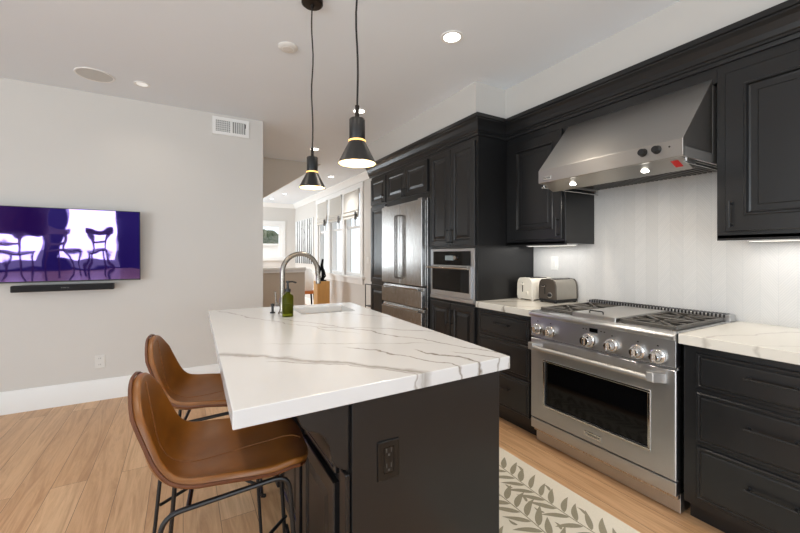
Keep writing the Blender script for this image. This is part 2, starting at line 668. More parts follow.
# walls behind the camera, with the openings that let daylight in
b = MB()
for x0, x1 in ((-4.6, -3.85), (-3.05, -2.63), (-1.53, -.95), (1.65, XW + .15)):
    b.box(x0, x1, -4.1, -4, 0, CH)
for x0, x1 in ((-3.85, -3.05), (-2.63, -1.53), (-.95, 1.65)):
    b.box(x0, x1, -4.1, -4, 2.26, CH)
    b.box(x0, x1, -4.1, -4, 0, .04)
struct(b.build('wall_back', pm('navy_backlit_shade', (46, 44, 78), .7, var=.03), smooth=False))  # shade of the backlit wall put into its colour, mirrored dark in the television
b = MB()
b.box(-4.6, -4.5, -4, -2.5, 0, CH)
b.box(-4.6, -4.5, 1.3, 4.41, 0, CH)
b.box(-4.6, -4.5, -2.5, 1.3, 2.5, CH)
b.box(-4.6, -4.5, -2.5, 1.3, 0, .2)
struct(b.build('wall_side', 'wall', smooth=False))

# dropped soffit above the cabinets
b = MB()
b.box(2.175, XW, 2.478, 4.66, 2.53, CH)
b.box(2.52, XW, -.6, 2.478, 2.53, CH)
struct(b.build('trim_1', 'soffit', smooth=False), 'painted soffit boxed down above the dark cabinets', 'soffit')

# slanting bulkhead under the stairs, beyond the television wall
b = MB()
b.prism([(.3, 6.03, CH), (1.97, 6.03, CH), (1.03, 6.03, 2.19), (.3, 6.03, 1.72)], (0, .35, 0))
struct(b.build('wall_stairs', 'taupelight', smooth=False), 'taupe slanting bulkhead under the stairs', 'wall')
# half wall with its white cap
b = MB()
b.box(.2, 1.69, 6.0, 6.12, 0, 1.06)
struct(b.build('wall_half', 'taupe', smooth=False), 'taupe half wall beside the stairs with a white cap', 'wall')
b = MB()
b.box(.2, 1.71, 5.97, 6.15, 1.105, 1.14)
b.box(.2, 1.70, 5.985, 6.135, 1.06, 1.105)
struct(b.build('trim_2', 'white', bevel=.004), 'white cap on the half wall', 'trim')

# cornice of the far room
b = MB()
prof = [(0, 0), (0, -.12), (.018, -.12), (.03, -.09), (.075, -.03), (.09, -.02), (.09, 0)]
b.prism([(XW - p, 4.66, CH + q) for p, q in prof], (0, 6.64, 0))
b.prism([(-1, 11.3 - p, CH + q) for p, q in prof], (3.9, 0, 0))
struct(b.build('trim_3', 'white'), 'white cornice round the far room ceiling', 'cornice')
b = MB()
b.box(XW - .018, XW, 4.66, 11.3, 0, .18)
b.box(-1, XW, 11.282, 11.3, 0, .18)
struct(b.build('baseboard_far', 'white'), 'white baseboard in the far room', 'baseboard')


# windows of the far room
def window(idx, y0, y1, lab):
    b = MB()
    z0, z1 = .93, 2.6
    x = XW
    fw = .055
    b.box(x + .02, x + .10, y0, y0 + fw, z0, z1)
    b.box(x + .02, x + .10, y1 - fw, y1, z0, z1)
    b.box(x + .02, x + .10, y0 + fw, y1 - fw, z0, z0 + fw)
    b.box(x + .02, x + .10, y0 + fw, y1 - fw, z1 - fw, z1)
    b.box(x + .045, x + .075, y0 + fw, y1 - fw, 1.86, 1.91)
    ym = (y0 + y1) / 2
    b.box(x + .045, x + .075, ym - .012, ym + .012, 1.91, z1 - fw)
    o = b.build('window_%d' % idx, 'white', bevel=.003)
    struct(o, lab, 'window')
    p = MB().box(x + .056, x + .062, y0 + fw, y1 - fw, z0 + fw, z1 - fw).build('window_pane', 'glass', o)
    return o


window(1, 6.52, 7.34, 'white window nearest the refrigerator, under a linen shade')
window(2, 7.44, 8.2, 'white window in the middle of the three by the painting')
window(3, 8.34, 9.1, 'white window farthest from the refrigerator, next to the painting')
b = MB()
x = XW
b.box(x - .022, x, 6.40, 6.52, .86, 2.6)
b.box(x - .022, x, 9.1, 9.22, .86, 2.6)
b.box(x - .022, x, 7.34, 7.44, .86, 2.6)
b.box(x - .022, x, 8.2, 8.34, .86, 2.6)
b.box(x - .026, x, 6.38, 9.24, 2.6, 2.70)
b.box(x - .06, x + .02, 6.34, 9.28, .89, .93)
b.box(x - .02, x, 6.40, 9.22, .78, .89)
struct(b.build('trim_4', 'white', bevel=.003), 'white casing and sill round the three windows', 'trim')

b = MB()
fw = .07
b.box(1.62, 1.62 + fw, 11.3, 11.4, 1.25, 2.22)
b.box(2.5 - fw, 2.5, 11.3, 11.4, 1.25, 2.22)
b.box(1.62 + fw, 2.5 - fw, 11.3, 11.4, 2.22 - fw, 2.22)
b.box(1.62 + fw, 2.5 - fw, 11.3, 11.4, 1.25, 1.25 + fw)
b.box(1.62 + fw, 2.5 - fw, 11.3, 11.4, 1.60, 1.66)
b.box(1.52, 1.62, 11.28, 11.3, 1.25, 2.22)
b.box(2.5, 2.6, 11.28, 11.3, 1.25, 2.22)
b.box(1.52, 2.6, 11.275, 11.3, 2.22, 2.32)
b.box(1.5, 2.62, 11.25, 11.3, 1.17, 1.25)
b.box(1.62 + fw, 2.5 - fw, 11.36, 11.38, 1.25 + fw, 1.60)
wo = struct(b.build('window_4', 'white', bevel=.003), 'small white window in the far end wall showing greenery', 'window')
MB().box(1.69, 2.43, 11.35, 11.356, 1.66, 2.15).build('window_pane', 'glass', wo)

# outdoors
struct(MB().box(-14, 16, -14, 26, -.6, -.5).build('ground', 'ground', smooth=False), 'ground outdoors beyond the windows', 'ground')


def bush(name, cx, cy, w, d, h, lab):
    bm = bmesh.new()
    bmesh.ops.create_icosphere(bm, subdivisions=5, radius=1)
    for v in bm.verts:
        p = v.co.copy()
        f = 1 + .10 * math.sin(9 * p.x + 3 * p.z) * math.sin(8 * p.y + 2) + .07 * math.sin(23 * p.x) * math.sin(21 * p.z + 1) * math.sin(19 * p.y) + random.uniform(-.05, .05)
        v.co = Vector((p.x * w * f, p.y * d * f, p.z * h * .5 * f))
        v.co += Vector((cx, cy, h * .5 - .55))
    m = MB()
    m.bm.free()
    m.bm = bm
    return tag(m.build(name, 'hedge', smooth=False), lab, 'bush')


bush('bush', 2.2, 14.2, 1.9, .8, 2.75, 'dark green bush seen through the small far window')
bush('bush', 6.6, 11.6, .6, 1.2, 2.2, 'dark green bush outside the three side windows')


# ------------------------------------------------------------------ cabinetry helpers
RAISED = [(0, 0), (0, .017), (.003, .020), (.052, .020), (.056, .013), (.064, .010), (.074, .010), (.098, .018), (.101, .018)]
SHAKER = [(0, 0), (0, .017), (.003, .020), (.078, .020), (.082, .026), (.090, .026), (.096, .012), (.104, .010), (.130, .010), (.134, .013)]
SLAB = [(0, 0), (0, .012), (.004, .016), (.012, .016), (.015, .013), (.019, .013), (.023, .019), (.026, .020)]


def door_x(name, x, y0, y1, z0, z1, parent, prof=RAISED, mat='black'):
    """door on a face that looks towards -X"""
    return MB().loft((x, y1, z0), (0, -1, 0), (0, 0, 1), (-1, 0, 0), y1 - y0, z1 - z0, prof).build(name, mat, parent, smooth=False)


def pull(p0, p1, out, parent, r=.005, d=.03, name='handle'):
    """bar pull between p0 and p1 standing d proud along out"""
    p0, p1, out = Vector(p0), Vector(p1), Vector(out)
    u = (p1 - p0).normalized()
    b = MB()
    b.tube([p0 - u * .012 + out * d, p1 + u * .012 + out * d], r, 8)
    for p in (p0, p1):
        b.tube([p, p + out * d], r * .9, 8)
        b.tube([p, p + out * .004], r * 1.9, 10)
    return b.build(name, 'blackhw', parent)


# ------------------------------------------------------------------ island
isl = thing('kitchen_island', 'charcoal island with a white veined quartz top and black outlet in its end', 'kitchen island', (.76, 2.0, 0))
# slab with sink cut-out
A, B_, C_, D_ = (.109, 1.047), (1.117, 1.071), (1.215, 2.95), (.155, 3.02)
sx0, sx1, sy0, sy1 = .735, 1.135, 2.50, 2.83


def slab_pt(u, v):
    x = (A[0] * (1 - u) + B_[0] * u) * (1 - v) + (D_[0] * (1 - u) + C_[0] * u) * v
    y = (A[1] * (1 - u) + B_[1] * u) * (1 - v) + (D_[1] * (1 - u) + C_[1] * u) * v
    return x, y


us, vs_ = [0, .52, .885, 1], [0, .752, .925, 1]
b = MB()
top = [[b.bm.verts.new((*slab_pt(u, v), ct)) for u in us] for v in vs_]
bot = [[b.bm.verts.new((*slab_pt(u, v), ct - .05)) for u in us] for v in vs_]
for j in range(3):
    for i in range(3):
        if (i, j) == (1, 1):
            continue
        b.face([top[j][i], top[j][i + 1], top[j + 1][i + 1], top[j + 1][i]])
        b.face([bot[j][i], bot[j + 1][i], bot[j + 1][i + 1], bot[j][i + 1]])
ring = [(0, 0), (1, 0), (2, 0), (3, 0), (3, 1), (3, 2), (3, 3), (2, 3), (1, 3), (0, 3), (0, 2), (0, 1)]
for (i, j), (k, l) in zip(ring, ring[1:] + ring[:1]):
    b.face([top[j][i], bot[j][i], bot[l][k], top[l][k]])
for (i, j), (k, l) in (((1, 1), (2, 1)), ((2, 1), (2, 2)), ((2, 2), (1, 2)), ((1, 2), (1, 1))):
    b.face([top[j][i], bot[j][i], bot[l][k], top[l][k]])
b.build('countertop', 'marble', isl, smooth=False, bevel=.003)
sk = [slab_pt(u, v) for u, v in ((.515, .748), (.89, .748), (.89, .929), (.515, .929))]
xs, ys = [p[0] for p in sk], [p[1] for p in sk]
b = MB()
o4 = [(x, y, ct - .052) for x, y in sk]
cxk, cyk = sum(xs) / 4, sum(ys) / 4
inn = [(cxk + (x - cxk) * .86, cyk + (y - cyk) * .86, ct - .23) for x, y in sk]
va = [b.bm.verts.new(p) for p in o4]
vb = [b.bm.verts.new(p) for p in inn]
vc = [b.bm.verts.new((cxk + (x - cxk) * 1.06, cyk + (y - cyk) * 1.06, ct - .052)) for x, y in sk]
vd = [b.bm.verts.new((cxk + (x - cxk) * 1.06, cyk + (y - cyk) * 1.06, ct - .25)) for x, y in sk]
for k in range(4):
    q = (k + 1) % 4
    b.face([va[k], va[q], vb[q], vb[k]])
    b.face([va[k], vc[k], vc[q], va[q]])
    b.face([vc[k], vd[k], vd[q], vc[q]])
b.face(vb)
b.face(vd[::-1])
sink = b.build('sink_basin', 'ceramic', isl, bevel=.012)
MB().lathe([(0, .004), (.03, .004), (.034, .001), (.034, 0)], (cxk, cyk, ct - .23), 20).build('drain', 'chrome', sink)

bx0, bx1, by0, by1 = .444, 1.07, 1.09, 2.94
b = MB()
b.box(bx0, bx1, by0 + .012, by1, .10, .69)
b.box(bx0, bx1, by0 + .012, 2.40, .69, ct - .05)
b.box(bx0 + .05, bx1 - .07, by0 + .05, by1 - .03, 0, .10)
b.box(bx0, .63, 2.40, by1, .69, ct - .05)
b.build('carcass', 'black', isl, smooth=False)
b = MB()
b.box(bx0 + .008, bx1, by0 - .008, by0 + .012, 0, ct - .05)
b.build('end_panel', 'black', isl, smooth=False, bevel=.003)
MB().box(bx0 - .012, bx0 + .005, by0 - .002, by0 + .05, 0, .665).build('corner_post', 'black', isl, smooth=False, bevel=.004)
# scalloped corbels that carry the seating overhang
corb = [(.444, .893), (.285, .893), (.288, .868), (.300, .84), (.318, .825), (.345, .815), (.368, .795), (.383, .765), (.388, .735), (.394, .712), (.408, .695), (.425, .684), (.438, .678), (.444, .676)]


def corbel(y):
    return MB().prism([(x, y, z) for x, z in corb], (0, .03, 0)).build('corbel', 'black', isl, smooth=False, bevel=.003)


corbel(by0 + .0)
corbel(1.99)
corbel(2.88)
# cabinet doors under the overhang
for y0, y1 in ((1.17, 1.545), (1.59, 1.96), (2.02, 2.40), (2.44, 2.82)):
    d = door_x('door', bx0, y0, y1, .13, .60, isl, RAISED)
d = None
for y0, y1 in ((1.17, 1.96), (2.02, 2.82)):
    MB().loft((bx0, y1, .63), (0, -1, 0), (0, 0, 1), (-1, 0, 0), y1 - y0, .22, SLAB).build('upper_panel', 'black', isl, smooth=False)
# black outlet
b = MB()
b.loft((.5385, by0 - .008, .618), (1, 0, 0), (0, 0, 1), (0, -1, 0), .078, .125, [(0, 0), (0, .004), (.003, .006), (.02, .006), (.021, .0045), (.022, .0065)])
out = b.build('power_outlet', 'outletblack', isl, smooth=False)
worn = pm('worn_black', (74, 72, 70), .6)
for zc in (.656, .705):
    b = MB()
    for dx in (-.010, .007):
        b.box(.5775 + dx, .5775 + dx + .003, by0 - .0152, by0 - .0140, zc, zc + .014)
    b.box(.5775 - .003, .5775 + .003, by0 - .0152, by0 - .0140, zc - .011, zc - .004)
    b.build('slot_pattern', worn, out, smooth=False)

# faucet
fx, fy = .585, 2.62
fc = thing('faucet', 'tall brushed nickel gooseneck faucet behind the green soap bottle on the island', 'faucet', (fx, fy, ct))
b = MB()
b.lathe([(0, 0), (.029, 0), (.029, .008), (.022, .014), (.019, .03), (.019, .10), (.0165, .105)], (fx, fy, ct), 24)
b.build('base', 'nickel', fc)
r = .125
arc = [(fx, fy, ct + .10), (fx, fy, 1.225)]
for k in range(1, 19):
    a = PI - k * (PI * 1.02) / 18
    arc.append((fx + r + r * math.cos(a), fy + .02 * k / 18, 1.225 + r * math.sin(a)))
arc.append((fx + 2 * r + .004, fy + .02, 1.20))
MB().tube(arc, .0165, 14).build('spout', 'nickel', fc)
MB().lathe([(0, 1.135), (.014, 1.135), (.018, 1.14), (.0165, 1.20), (.0145, 1.205)], (fx + 2 * r + .006, fy + .021, 0), 18).build('spray_head', 'nickel', fc)
b = MB()
b.tube([(fx, fy, ct + .06), (fx - .045, fy - .012, ct + .06)], .010, 12)
b.tube([(fx - .045, fy - .012, ct + .06), (fx - .05, fy - .013, ct + .15)], [.006, .005], 10)
b.build('lever_handle', 'nickel', fc)
hk = MB()
hk.lathe([(0, 0), (.018, 0), (.018, .006), (.008, .012), (.008, .045), (.013, .05), (.013, .062), (0, .066)], (fx - .055, fy + .05, ct), 16)
tag(hk.build('air_switch_button', 'blackhw'), 'small black button post standing beside the faucet base', 'button')

# soap bottle
bxs, bys = .585, 2.47
sp = thing('soap_dispenser', 'green glass soap bottle with a black pump beside the faucet', 'soap bottle', (bxs, bys, ct))
MB().lathe([(0, 0), (.033, 0), (.035, .006), (.035, .128), (.031, .139), (.018, .146), (.015, .150), (.015, .16), (.0125, .16), (.0125, .148), (.029, .134), (.032, .12), (.032, .02), (0, .016)], (bxs, bys, ct), 28).build('bottle', 'greenglass', sp)
b = MB()
b.lathe([(0, .16), (.018, .16), (.018, .178), (.008, .182), (.006, .215), (.012, .218), (.012, .23), (0, .232)], (bxs, bys, ct), 18)
b.tube([(bxs, bys, ct + .224), (bxs + .03, bys, ct + .224), (bxs + .055, bys, ct + .216)], .0055, 8)
b.build('pump', 'blackhw', sp)
MB().lathe([(0, .0165), (.0315, .02), (.0315, .085), (0, .086)], (bxs, bys, ct), 24).build('soap', pm('green_soap', (128, 124, 24), .2, var=.1), sp)

# ------------------------------------------------------------------ base cabinets by the range
XF = 2.2           # cabinet face


def base_unit(label, y0, y1, ctop, ys=None):
    t = thing('base_cabinet', label, 'cabinet', (XF + .3, (y0 + y1) / 2, 0))
    b = MB()
    b.box(XF + .002, XW - .008, y0, y1, .10, ct - .05)
    b.box(XF + .07, XW - .008, y0, y1, 0, .10)
    b.build('body', 'black', t, smooth=False)
    ys = ys or (y0 + .03, y1 - .03)
    for z0, z1 in ((.69, .862), (.425, .668), (.145, .403)):
        d = MB().loft((XF + .002, ys[1], z0), (0, -1, 0), (0, 0, 1), (-1, 0, 0), ys[1] - ys[0], z1 - z0, SLAB).build('drawer', 'black', t, smooth=False)
        ym, zm = (ys[0] + ys[1]) / 2, z0 + (z1 - z0) * .6
        pull((XF - .018, ym + .075, zm), (XF - .018, ym - .075, zm), (-1, 0, 0), d)
    return t


base_unit('charcoal three-drawer base cabinet to the right of the range', .30, .94, ct, (.325, .883))
base_unit('charcoal three-drawer base cabinet between the wall oven and the range', 1.885, 2.476, ct, (1.915, 2.45))
base_right = MB().box(XF - .03, XW - .006, .25, .952, ct - .05, ct).build('countertop', 'marble2', smooth=False, bevel=.003)
tag(base_right, 'pale quartz countertop to the right of the range', 'countertop')
o = MB().box(XF - .03, XW - .006, 1.879, 2.476, ct - .05, ct).build('countertop', 'marble2', smooth=False, bevel=.003)
tag(o, 'pale veined quartz countertop under the two toasters', 'countertop')

# backsplash
o = MB().box(XW - .006, XW + .001, .0, 2.478, .90, 2.3).build('trim_5', 'tile', smooth=False)
struct(o, 'pale chevron tile backsplash behind the range', 'backsplash')

# ------------------------------------------------------------------ range
RY0, RY1 = .957, 1.874
RX = 2.16
rg = thing('range_cooker', 'stainless steel six-knob gas range with black oven window', 'range', (2.5, (RY0 + RY1) / 2, 0))
b = MB()
b.box(RX + .03, XW - .03, RY0 + .004, RY1 - .004, .09, .93)
b.build('body', 'steelv', rg, smooth=False, bevel=.002)
MB().box(RX + .055, XW - .05, RY0 + .003, RY1 - .003, .012, .115).build('toe_panel', 'steel', rg, smooth=False, bevel=.002)
for x in (RX + .1, XW - .12):
    for y in (RY0 + .05, RY1 - .05):
        MB().cyl((x, y, 0), (x, y, .02), .02, 12).build('foot', 'blackhw', rg)
MB().box(RX + .002, RX + .05, RY0, RY1, .117, .186).build('lower_panel', 'steel', rg, smooth=False, bevel=.003)
# oven door with a window
dr = MB()
dr.loft((RX + .045, RY1, .194), (0, -1, 0), (0, 0, 1), (-1, 0, 0), RY1 - RY0, .560, [(0, 0), (0, .042), (.004, .046), (.010, .046)], cap=False)
wy0, wy1, wz0, wz1 = 1.089, 1.753, .310, .608
# face ring round the window
oy0, oy1, oz0, oz1 = RY0 + .010, RY1 - .010, .204, .744
xf = RX - .001
vo = [dr.bm.verts.new((xf, y, z)) for y, z in ((oy1, oz0), (oy0, oz0), (oy0, oz1), (oy1, oz1))]
vi = [dr.bm.verts.new((xf, y, z)) for y, z in ((wy1, wz0), (wy0, wz0), (wy0, wz1), (wy1, wz1))]
vj = [dr.bm.verts.new((xf + .012, y, z)) for y, z in ((wy1, wz0), (wy0, wz0), (wy0, wz1), (wy1, wz1))]
for k in range(4):
    q = (k + 1) % 4
    dr.face([vo[k], vo[q], vi[q], vi[k]])
    dr.face([vi[k], vi[q], vj[q], vj[k]])
bmesh.ops.remove_doubles(dr.bm, verts=dr.bm.verts[:], dist=.0004)
door = dr.build('oven_door', 'steel', rg, smooth=False)
MB().box(xf + .010, xf + .02, wy0 - .003, wy1 + .003, wz0 - .003, wz1 + .003).build('window', 'blackglass', door, smooth=False)
b = MB()
fwid = .014
for (ya, yb, za, zb) in ((wy0 - fwid, wy1 + fwid, wz0 - fwid, wz0), (wy0 - fwid, wy1 + fwid, wz1, wz1 + fwid), (wy0 - fwid, wy0, wz0, wz1), (wy1, wy1 + fwid, wz0, wz1)):
    b.box(xf - .006, xf + .002, ya, yb, za, zb)
b.build('window_frame', 'chrome', door, smooth=False, bevel=.002)
b = MB()
hx, hz = xf - .062, .705
b.tube([(hx, 1.045, hz), (hx, 1.815, hz)], .0145, 16)
b.build('handle', 'steelside', door)
for y in (1.045, 1.815):
    b = MB()
    b.prism([(xf + .002, y - .045, hz - .028), (xf + .002, y + .045, hz - .028), (hx - .014, y + .018, hz - .017), (hx - .014, y - .018, hz - .017)], (0, 0, .05))
    b.build('handle_bracket', 'steelside', door, smooth=False, bevel=.004)
# badge
bg_ = MB().loft((xf, 1.46, .228), (0, -1, 0), (0, 0, 1), (-1, 0, 0), .11, .030, [(0, 0), (0, .002), (.002, .003)]).build('badge', 'chrome', door, smooth=False)
text('badge_lettering', 'Thermador', .021, (xf - .0035, 1.405, .2425), FACE_X, 'blackhw', bg_, .0005)
# control panel and bullnose
b = MB()
b.prism([(RX + .05, RY0, .768), (RX, RY0, .768), (RX, RY0, .905), (RX + .05, RY0, .915)], (0, RY1 - RY0, 0))
pan = b.build('control_panel', 'steel', rg, smooth=False, bevel=.002)
b = MB()
nose = [(RX + .09, .944), (RX + .004, .944), (RX - .014, .941), (RX - .022, .934), (RX - .024, .925), (RX - .020, .915), (RX - .008, .908), (RX + .09, .906)]
b.prism([(x, RY0, z) for x, z in nose], (0, RY1 - RY0, 0))
b.build('bullnose', 'steel', rg, smooth=True, angle=50)
ks = [(1.812, .824), (1.706, .822), (1.428, .818), (1.284, .818), (1.140, .814), (1.040, .812)]
for i, (y, z) in enumerate(ks):
    k = MB().lathe([(0, -.052), (.021, -.052), (.025, -.049), (.027, -.016), (.031, -.012), (.038, -.010), (.039, 0)] if i != 2 else
                   [(0, -.056), (.026, -.056), (.030, -.052), (.032, -.016), (.036, -.012), (.044, -.010), (.045, 0)], (RX, y, z), 28, 'x').build('knob', 'chrome', pan)
    MB().box(RX - .068, RX - .048, y - .0055, y + .0055, z - .023, z + .023).build('grip', 'chrome', k, smooth=False, bevel=.003)
d = MB().box(RX - .003, RX + .002, 1.372, 1.425, .872, .896).build('clock_display', 'blackglass', pan, smooth=False)
for y, z in [(y, .884) for y in (1.33, 1.35, 1.445, 1.465)] + [(y, z + .053) for y, z in ks if abs(y - 1.428) > .01]:
    MB().box(RX - .0015, RX + .001, y - .004, y + .005, z - .002, z + .004).build('printed_mark', 'blackhw', pan, smooth=False)
# cooktop well
MB().box(RX + .06, XW - .10, RY0 + .02, RY1 - .02, .925, .938).build('cooktop_tray', 'outletblack', rg, smooth=False)
for y in (RY0, RY1 - .022):
    MB().box(RX + .01, XW - .03, y, y + .022, .925, .948).build('side_rail', 'steel', rg, smooth=False, bevel=.002)


def grate(y0, y1):
    x0, x1 = RX + .07, XW - .115
    z0, z1 = .948, .968
    t = .009
    b = MB()
    for x in (x0, (x0 + x1) / 2 - t, (x0 + x1) / 2 + t, x1):
        b.box(x - t, x + t, y0, y1, z0, z1)
    for y in (y0, y1):
        b.box(x0, x1, y - t * .8, y + t * .8, z0, z1)
    for xa, xb in ((x0, (x0 + x1) / 2), ((x0 + x1) / 2, x1)):
        cx, cy = (xa + xb) / 2, (y0 + y1) / 2
        for px, py in ((xa, y0), (xa, y1), (xb, y0), (xb, y1)):
            p0 = Vector((px, py, z1 - .004))
            p1 = Vector((cx, cy, z1 - .004)).lerp(p0, .10)
            b.tube([p0, p1], .008, 6)
        for px, py in ((xa, cy), (xb, cy), (cx, y0), (cx, y1)):
            p0 = Vector((px, py, z1 - .004))
            p1 = Vector((cx, cy, z1 - .004)).lerp(p0, .4)
            b.tube([p0, p1], .0055, 6)
    for x in (x0, x1):
        for y in (y0, y1):
            b.box(x - .01, x + .01, y - .01, y + .01, .936, z0 + .002)
    g = b.build('grate', 'iron', rg, bevel=.002)
    for xa, xb in ((x0, (x0 + x1) / 2), ((x0 + x1) / 2, x1)):
        cx, cy = (xa + xb) / 2, (y0 + y1) / 2
        MB().lathe([(.05, 0), (.05, .008), (.036, .012), (.034, .018), (0, .020)], (cx, cy, .936), 20).build('burner', 'iron', rg)
    return g


grate(RY0 + .035, 1.272)
grate(1.592, RY1 - .035)
b = MB()
b.box(RX + .045, XW - .11, 1.290, 1.576, .940, .972)
gr_ = b.build('griddle_cover', 'steelhood', rg, smooth=False, bevel=.005)
b = MB()
b.tube(fillet([(RX + .10, 1.49, .971), (RX + .10, 1.49, .988), (RX + .10, 1.40, .988), (RX + .10, 1.40, .971)], .012), .004, 8)
b.build('cover_handle', 'blackhw', gr_)
b = MB()
b.box(XW - .10, XW - .025, RY0, RY1, .93, .985)
rv = b.build('rear_vent', 'steel', rg, smooth=False, bevel=.004)
b = MB()
for i in range(44):
    y = RY0 + .03 + i * (RY1 - RY0 - .06) / 43
    b.box(XW - .103, XW - .03, y - .005, y + .004, .968, .9875)
b.build('vent_slots', 'blackhw', rv, smooth=False)

# ------------------------------------------------------------------ wall cabinets
XU = 2.53


def wall_unit(label, y0, y1, dy0, dy1, hinge_low):
    t = thing('wall_cabinet', label, 'cabinet', (XU + .18, (y0 + y1) / 2, 1.43))
    b = MB()
    b.box(XU + .002, XW - .007, y0, y1, 1.43, 2.40)
    b.box(XU + .002, XU + .02, y0, y1, 1.42, 1.45)
    b.build('body', 'black', t, smooth=False, bevel=.002)
    d = door_x('door', XU + .002, dy0, dy1, 1.468, 2.312, t, SHAKER)
    yh = dy1 - .028 if hinge_low else dy0 + .028
    pull((XU - .018, yh, 1.50), (XU - .018, yh, 1.615), (-1, 0, 0), d)
    return t


wall_unit('charcoal wall cabinet to the right of the range hood', .27, .924, .33, .882, True)
wall_unit('charcoal wall cabinet in the corner left of the range hood', 1.866, 2.474, 1.888, 2.425, False)
o = MB().box(XU + .002, XW - .007, .924, 1.866, 2.285, 2.40).build('hood_valance', 'black', smooth=False)
tag(o, 'charcoal filler panel above the steel range hood', 'panel')

# crown moulding
prof = [(0, 2.372), (.010, 2.372), (.014, 2.392), (.022, 2.396), (.022, 2.408), (.030, 2.414), (.036, 2.440), (.052, 2.475), (.066, 2.492), (.066, 2.502), (.075, 2.506), (.075, 2.536), (0, 2.536)]
path = [(2.2, 4.64), (2.2, 2.478), (XU, 2.478), (XU, .0)]
b = MB()
rows = []
for (o_, z) in prof:
    pts = [(path[0][0] - o_, path[0][1]), (path[1][0] - o_, path[1][1] - o_), (path[2][0] - o_, path[2][1] - o_), (path[3][0] - o_, path[3][1])]
    rows.append([b.bm.verts.new((x, y, z)) for x, y in pts])
n = len(prof)
for i in range(n):
    a, c = rows[i], rows[(i + 1) % n]
    for k in range(3):
        b.face([a[k], a[k + 1], c[k + 1], c[k]])
b.face([r_[0] for r_ in rows])
b.face([r_[3] for r_ in rows][::-1])
struct(b.build('trim_6', 'black', smooth=False), 'charcoal crown moulding running along the top of the cabinets', 'crown moulding')

# ------------------------------------------------------------------ range hood
HY0, HY1 = .943, 1.842
hd = thing('range_hood', 'stainless steel canopy range hood with two black knobs', 'range hood', (2.55, (HY0 + HY1) / 2, 1.85))
HX = 2.2
b = MB()
sec = [(XU + .0, 2.305), (HX + .012, 1.942), (HX, 1.938), (HX, 1.852), (HX + .004, 1.848), (HX + .016, 1.848), (HX + .05, 1.885), (XW - .01, 1.885), (XW - .01, 2.283), (XU, 2.283)]
sec = [(XU, 2.312), (HX + .004, 1.944), (HX, 1.938), (HX, 1.852), (HX + .004, 1.848), (HX + .02, 1.848), (HX + .02, 1.90), (XU, 1.90)]
b.prism([(x, HY0, z) for x, z in sec], (0, HY1 - HY0, 0))
b.build('canopy', 'steelhood', hd, smooth=False, bevel=.002)
for y0, y1 in ((HY0, HY0 + .012), (HY1 - .012, HY1)):
    b = MB()
    b.prism([(HX + .02, y0, 1.905), (HX + .02, y0, 1.848), (XW - .01, y0, 1.848), (XW - .01, y0, 2.28), (XU, y0, 2.28), (XU, y0, 1.905)], (0, y1 - y0, 0))
    b.build('side_panel', 'steelside', hd, smooth=False)
# sloped under-tray, filter, lamps
b = MB()
b.prism([(HX + .022, HY0 + .014, 1.90), (HX + .022, HY0 + .014, 1.850), (HX + .14, HY0 + .014, 1.800), (HX + .16, HY0 + .014, 1.805), (HX + .18, HY0 + .014, 1.90)], (0, HY1 - HY0 - .028, 0))
tr = b.build('under_tray', 'steelhood', hd, smooth=False)
b = MB()
b.box(HX + .20, XW - .04, HY0 + .03, HY1 - .03, 1.872, 1.90)
for i in range(30):
    y = HY0 + .045 + i * (HY1 - HY0 - .09) / 29
    b.box(HX + .19, XW - .05, y - .008, y + .008, 1.855, 1.876)
b.build('baffle_filter', 'filt', hd, smooth=False)
for y in (1.63, 1.17):
    l = MB().lathe([(0, -.004), (.015, -.004), (.020, .0), (.020, .012)], (HX + .09, y, 1.819), 20).build('lamp', 'lampglow', hd)
MB().prism([(HX + .045, .985, 1.8395), (HX + .105, .985, 1.814), (HX + .105, .985, 1.817), (HX + .045, .985, 1.8425)], (0, .036, 0)).build('warning_label', 'red', hd, smooth=False)['label'] = 'red label under the hood'
for y in (1.135, 1.065):
    MB().lathe([(0, -.026), (.017, -.026), (.019, -.022), (.021, -.004), (.023, 0)], (HX, y, 1.906), 24, 'x').build('knob', 'blackhw', hd)
MB().lathe([(0, -.003), (.004, -.003), (.005, 0)], (HX, 1.005, 1.908), 10, 'x').build('indicator', 'blackhw', hd)
bg_ = MB().loft((HX, 1.80, 1.868), (0, -1, 0), (0, 0, 1), (-1, 0, 0), .066, .024, [(0, 0), (0, .002), (.002, .003)]).build('badge', 'chrome', hd, smooth=False)
text('badge_lettering', 'Thermador', .0125, (HX - .0035, 1.767, 1.880), FACE_X, 'blackhw', bg_, .0004)
for y in (HY0 + .008, HY1 - .008):
    b = MB()
    b.tube([(HX + .03, y, 1.823), (XW - .012, y, 1.823)], .0055, 8)
    b.tube([(HX + .05, y, 1.85), (HX + .05, y, 1.82)], .0055, 8)
    b.tube([(XW - .05, y, 1.85), (XW - .05, y, 1.823)], .0055, 8)
    b.build('side_rail', 'chrome', hd)

# ------------------------------------------------------------------ tall cabinet run
XT = 2.2
TY0, TY1 = 2.479, 4.60
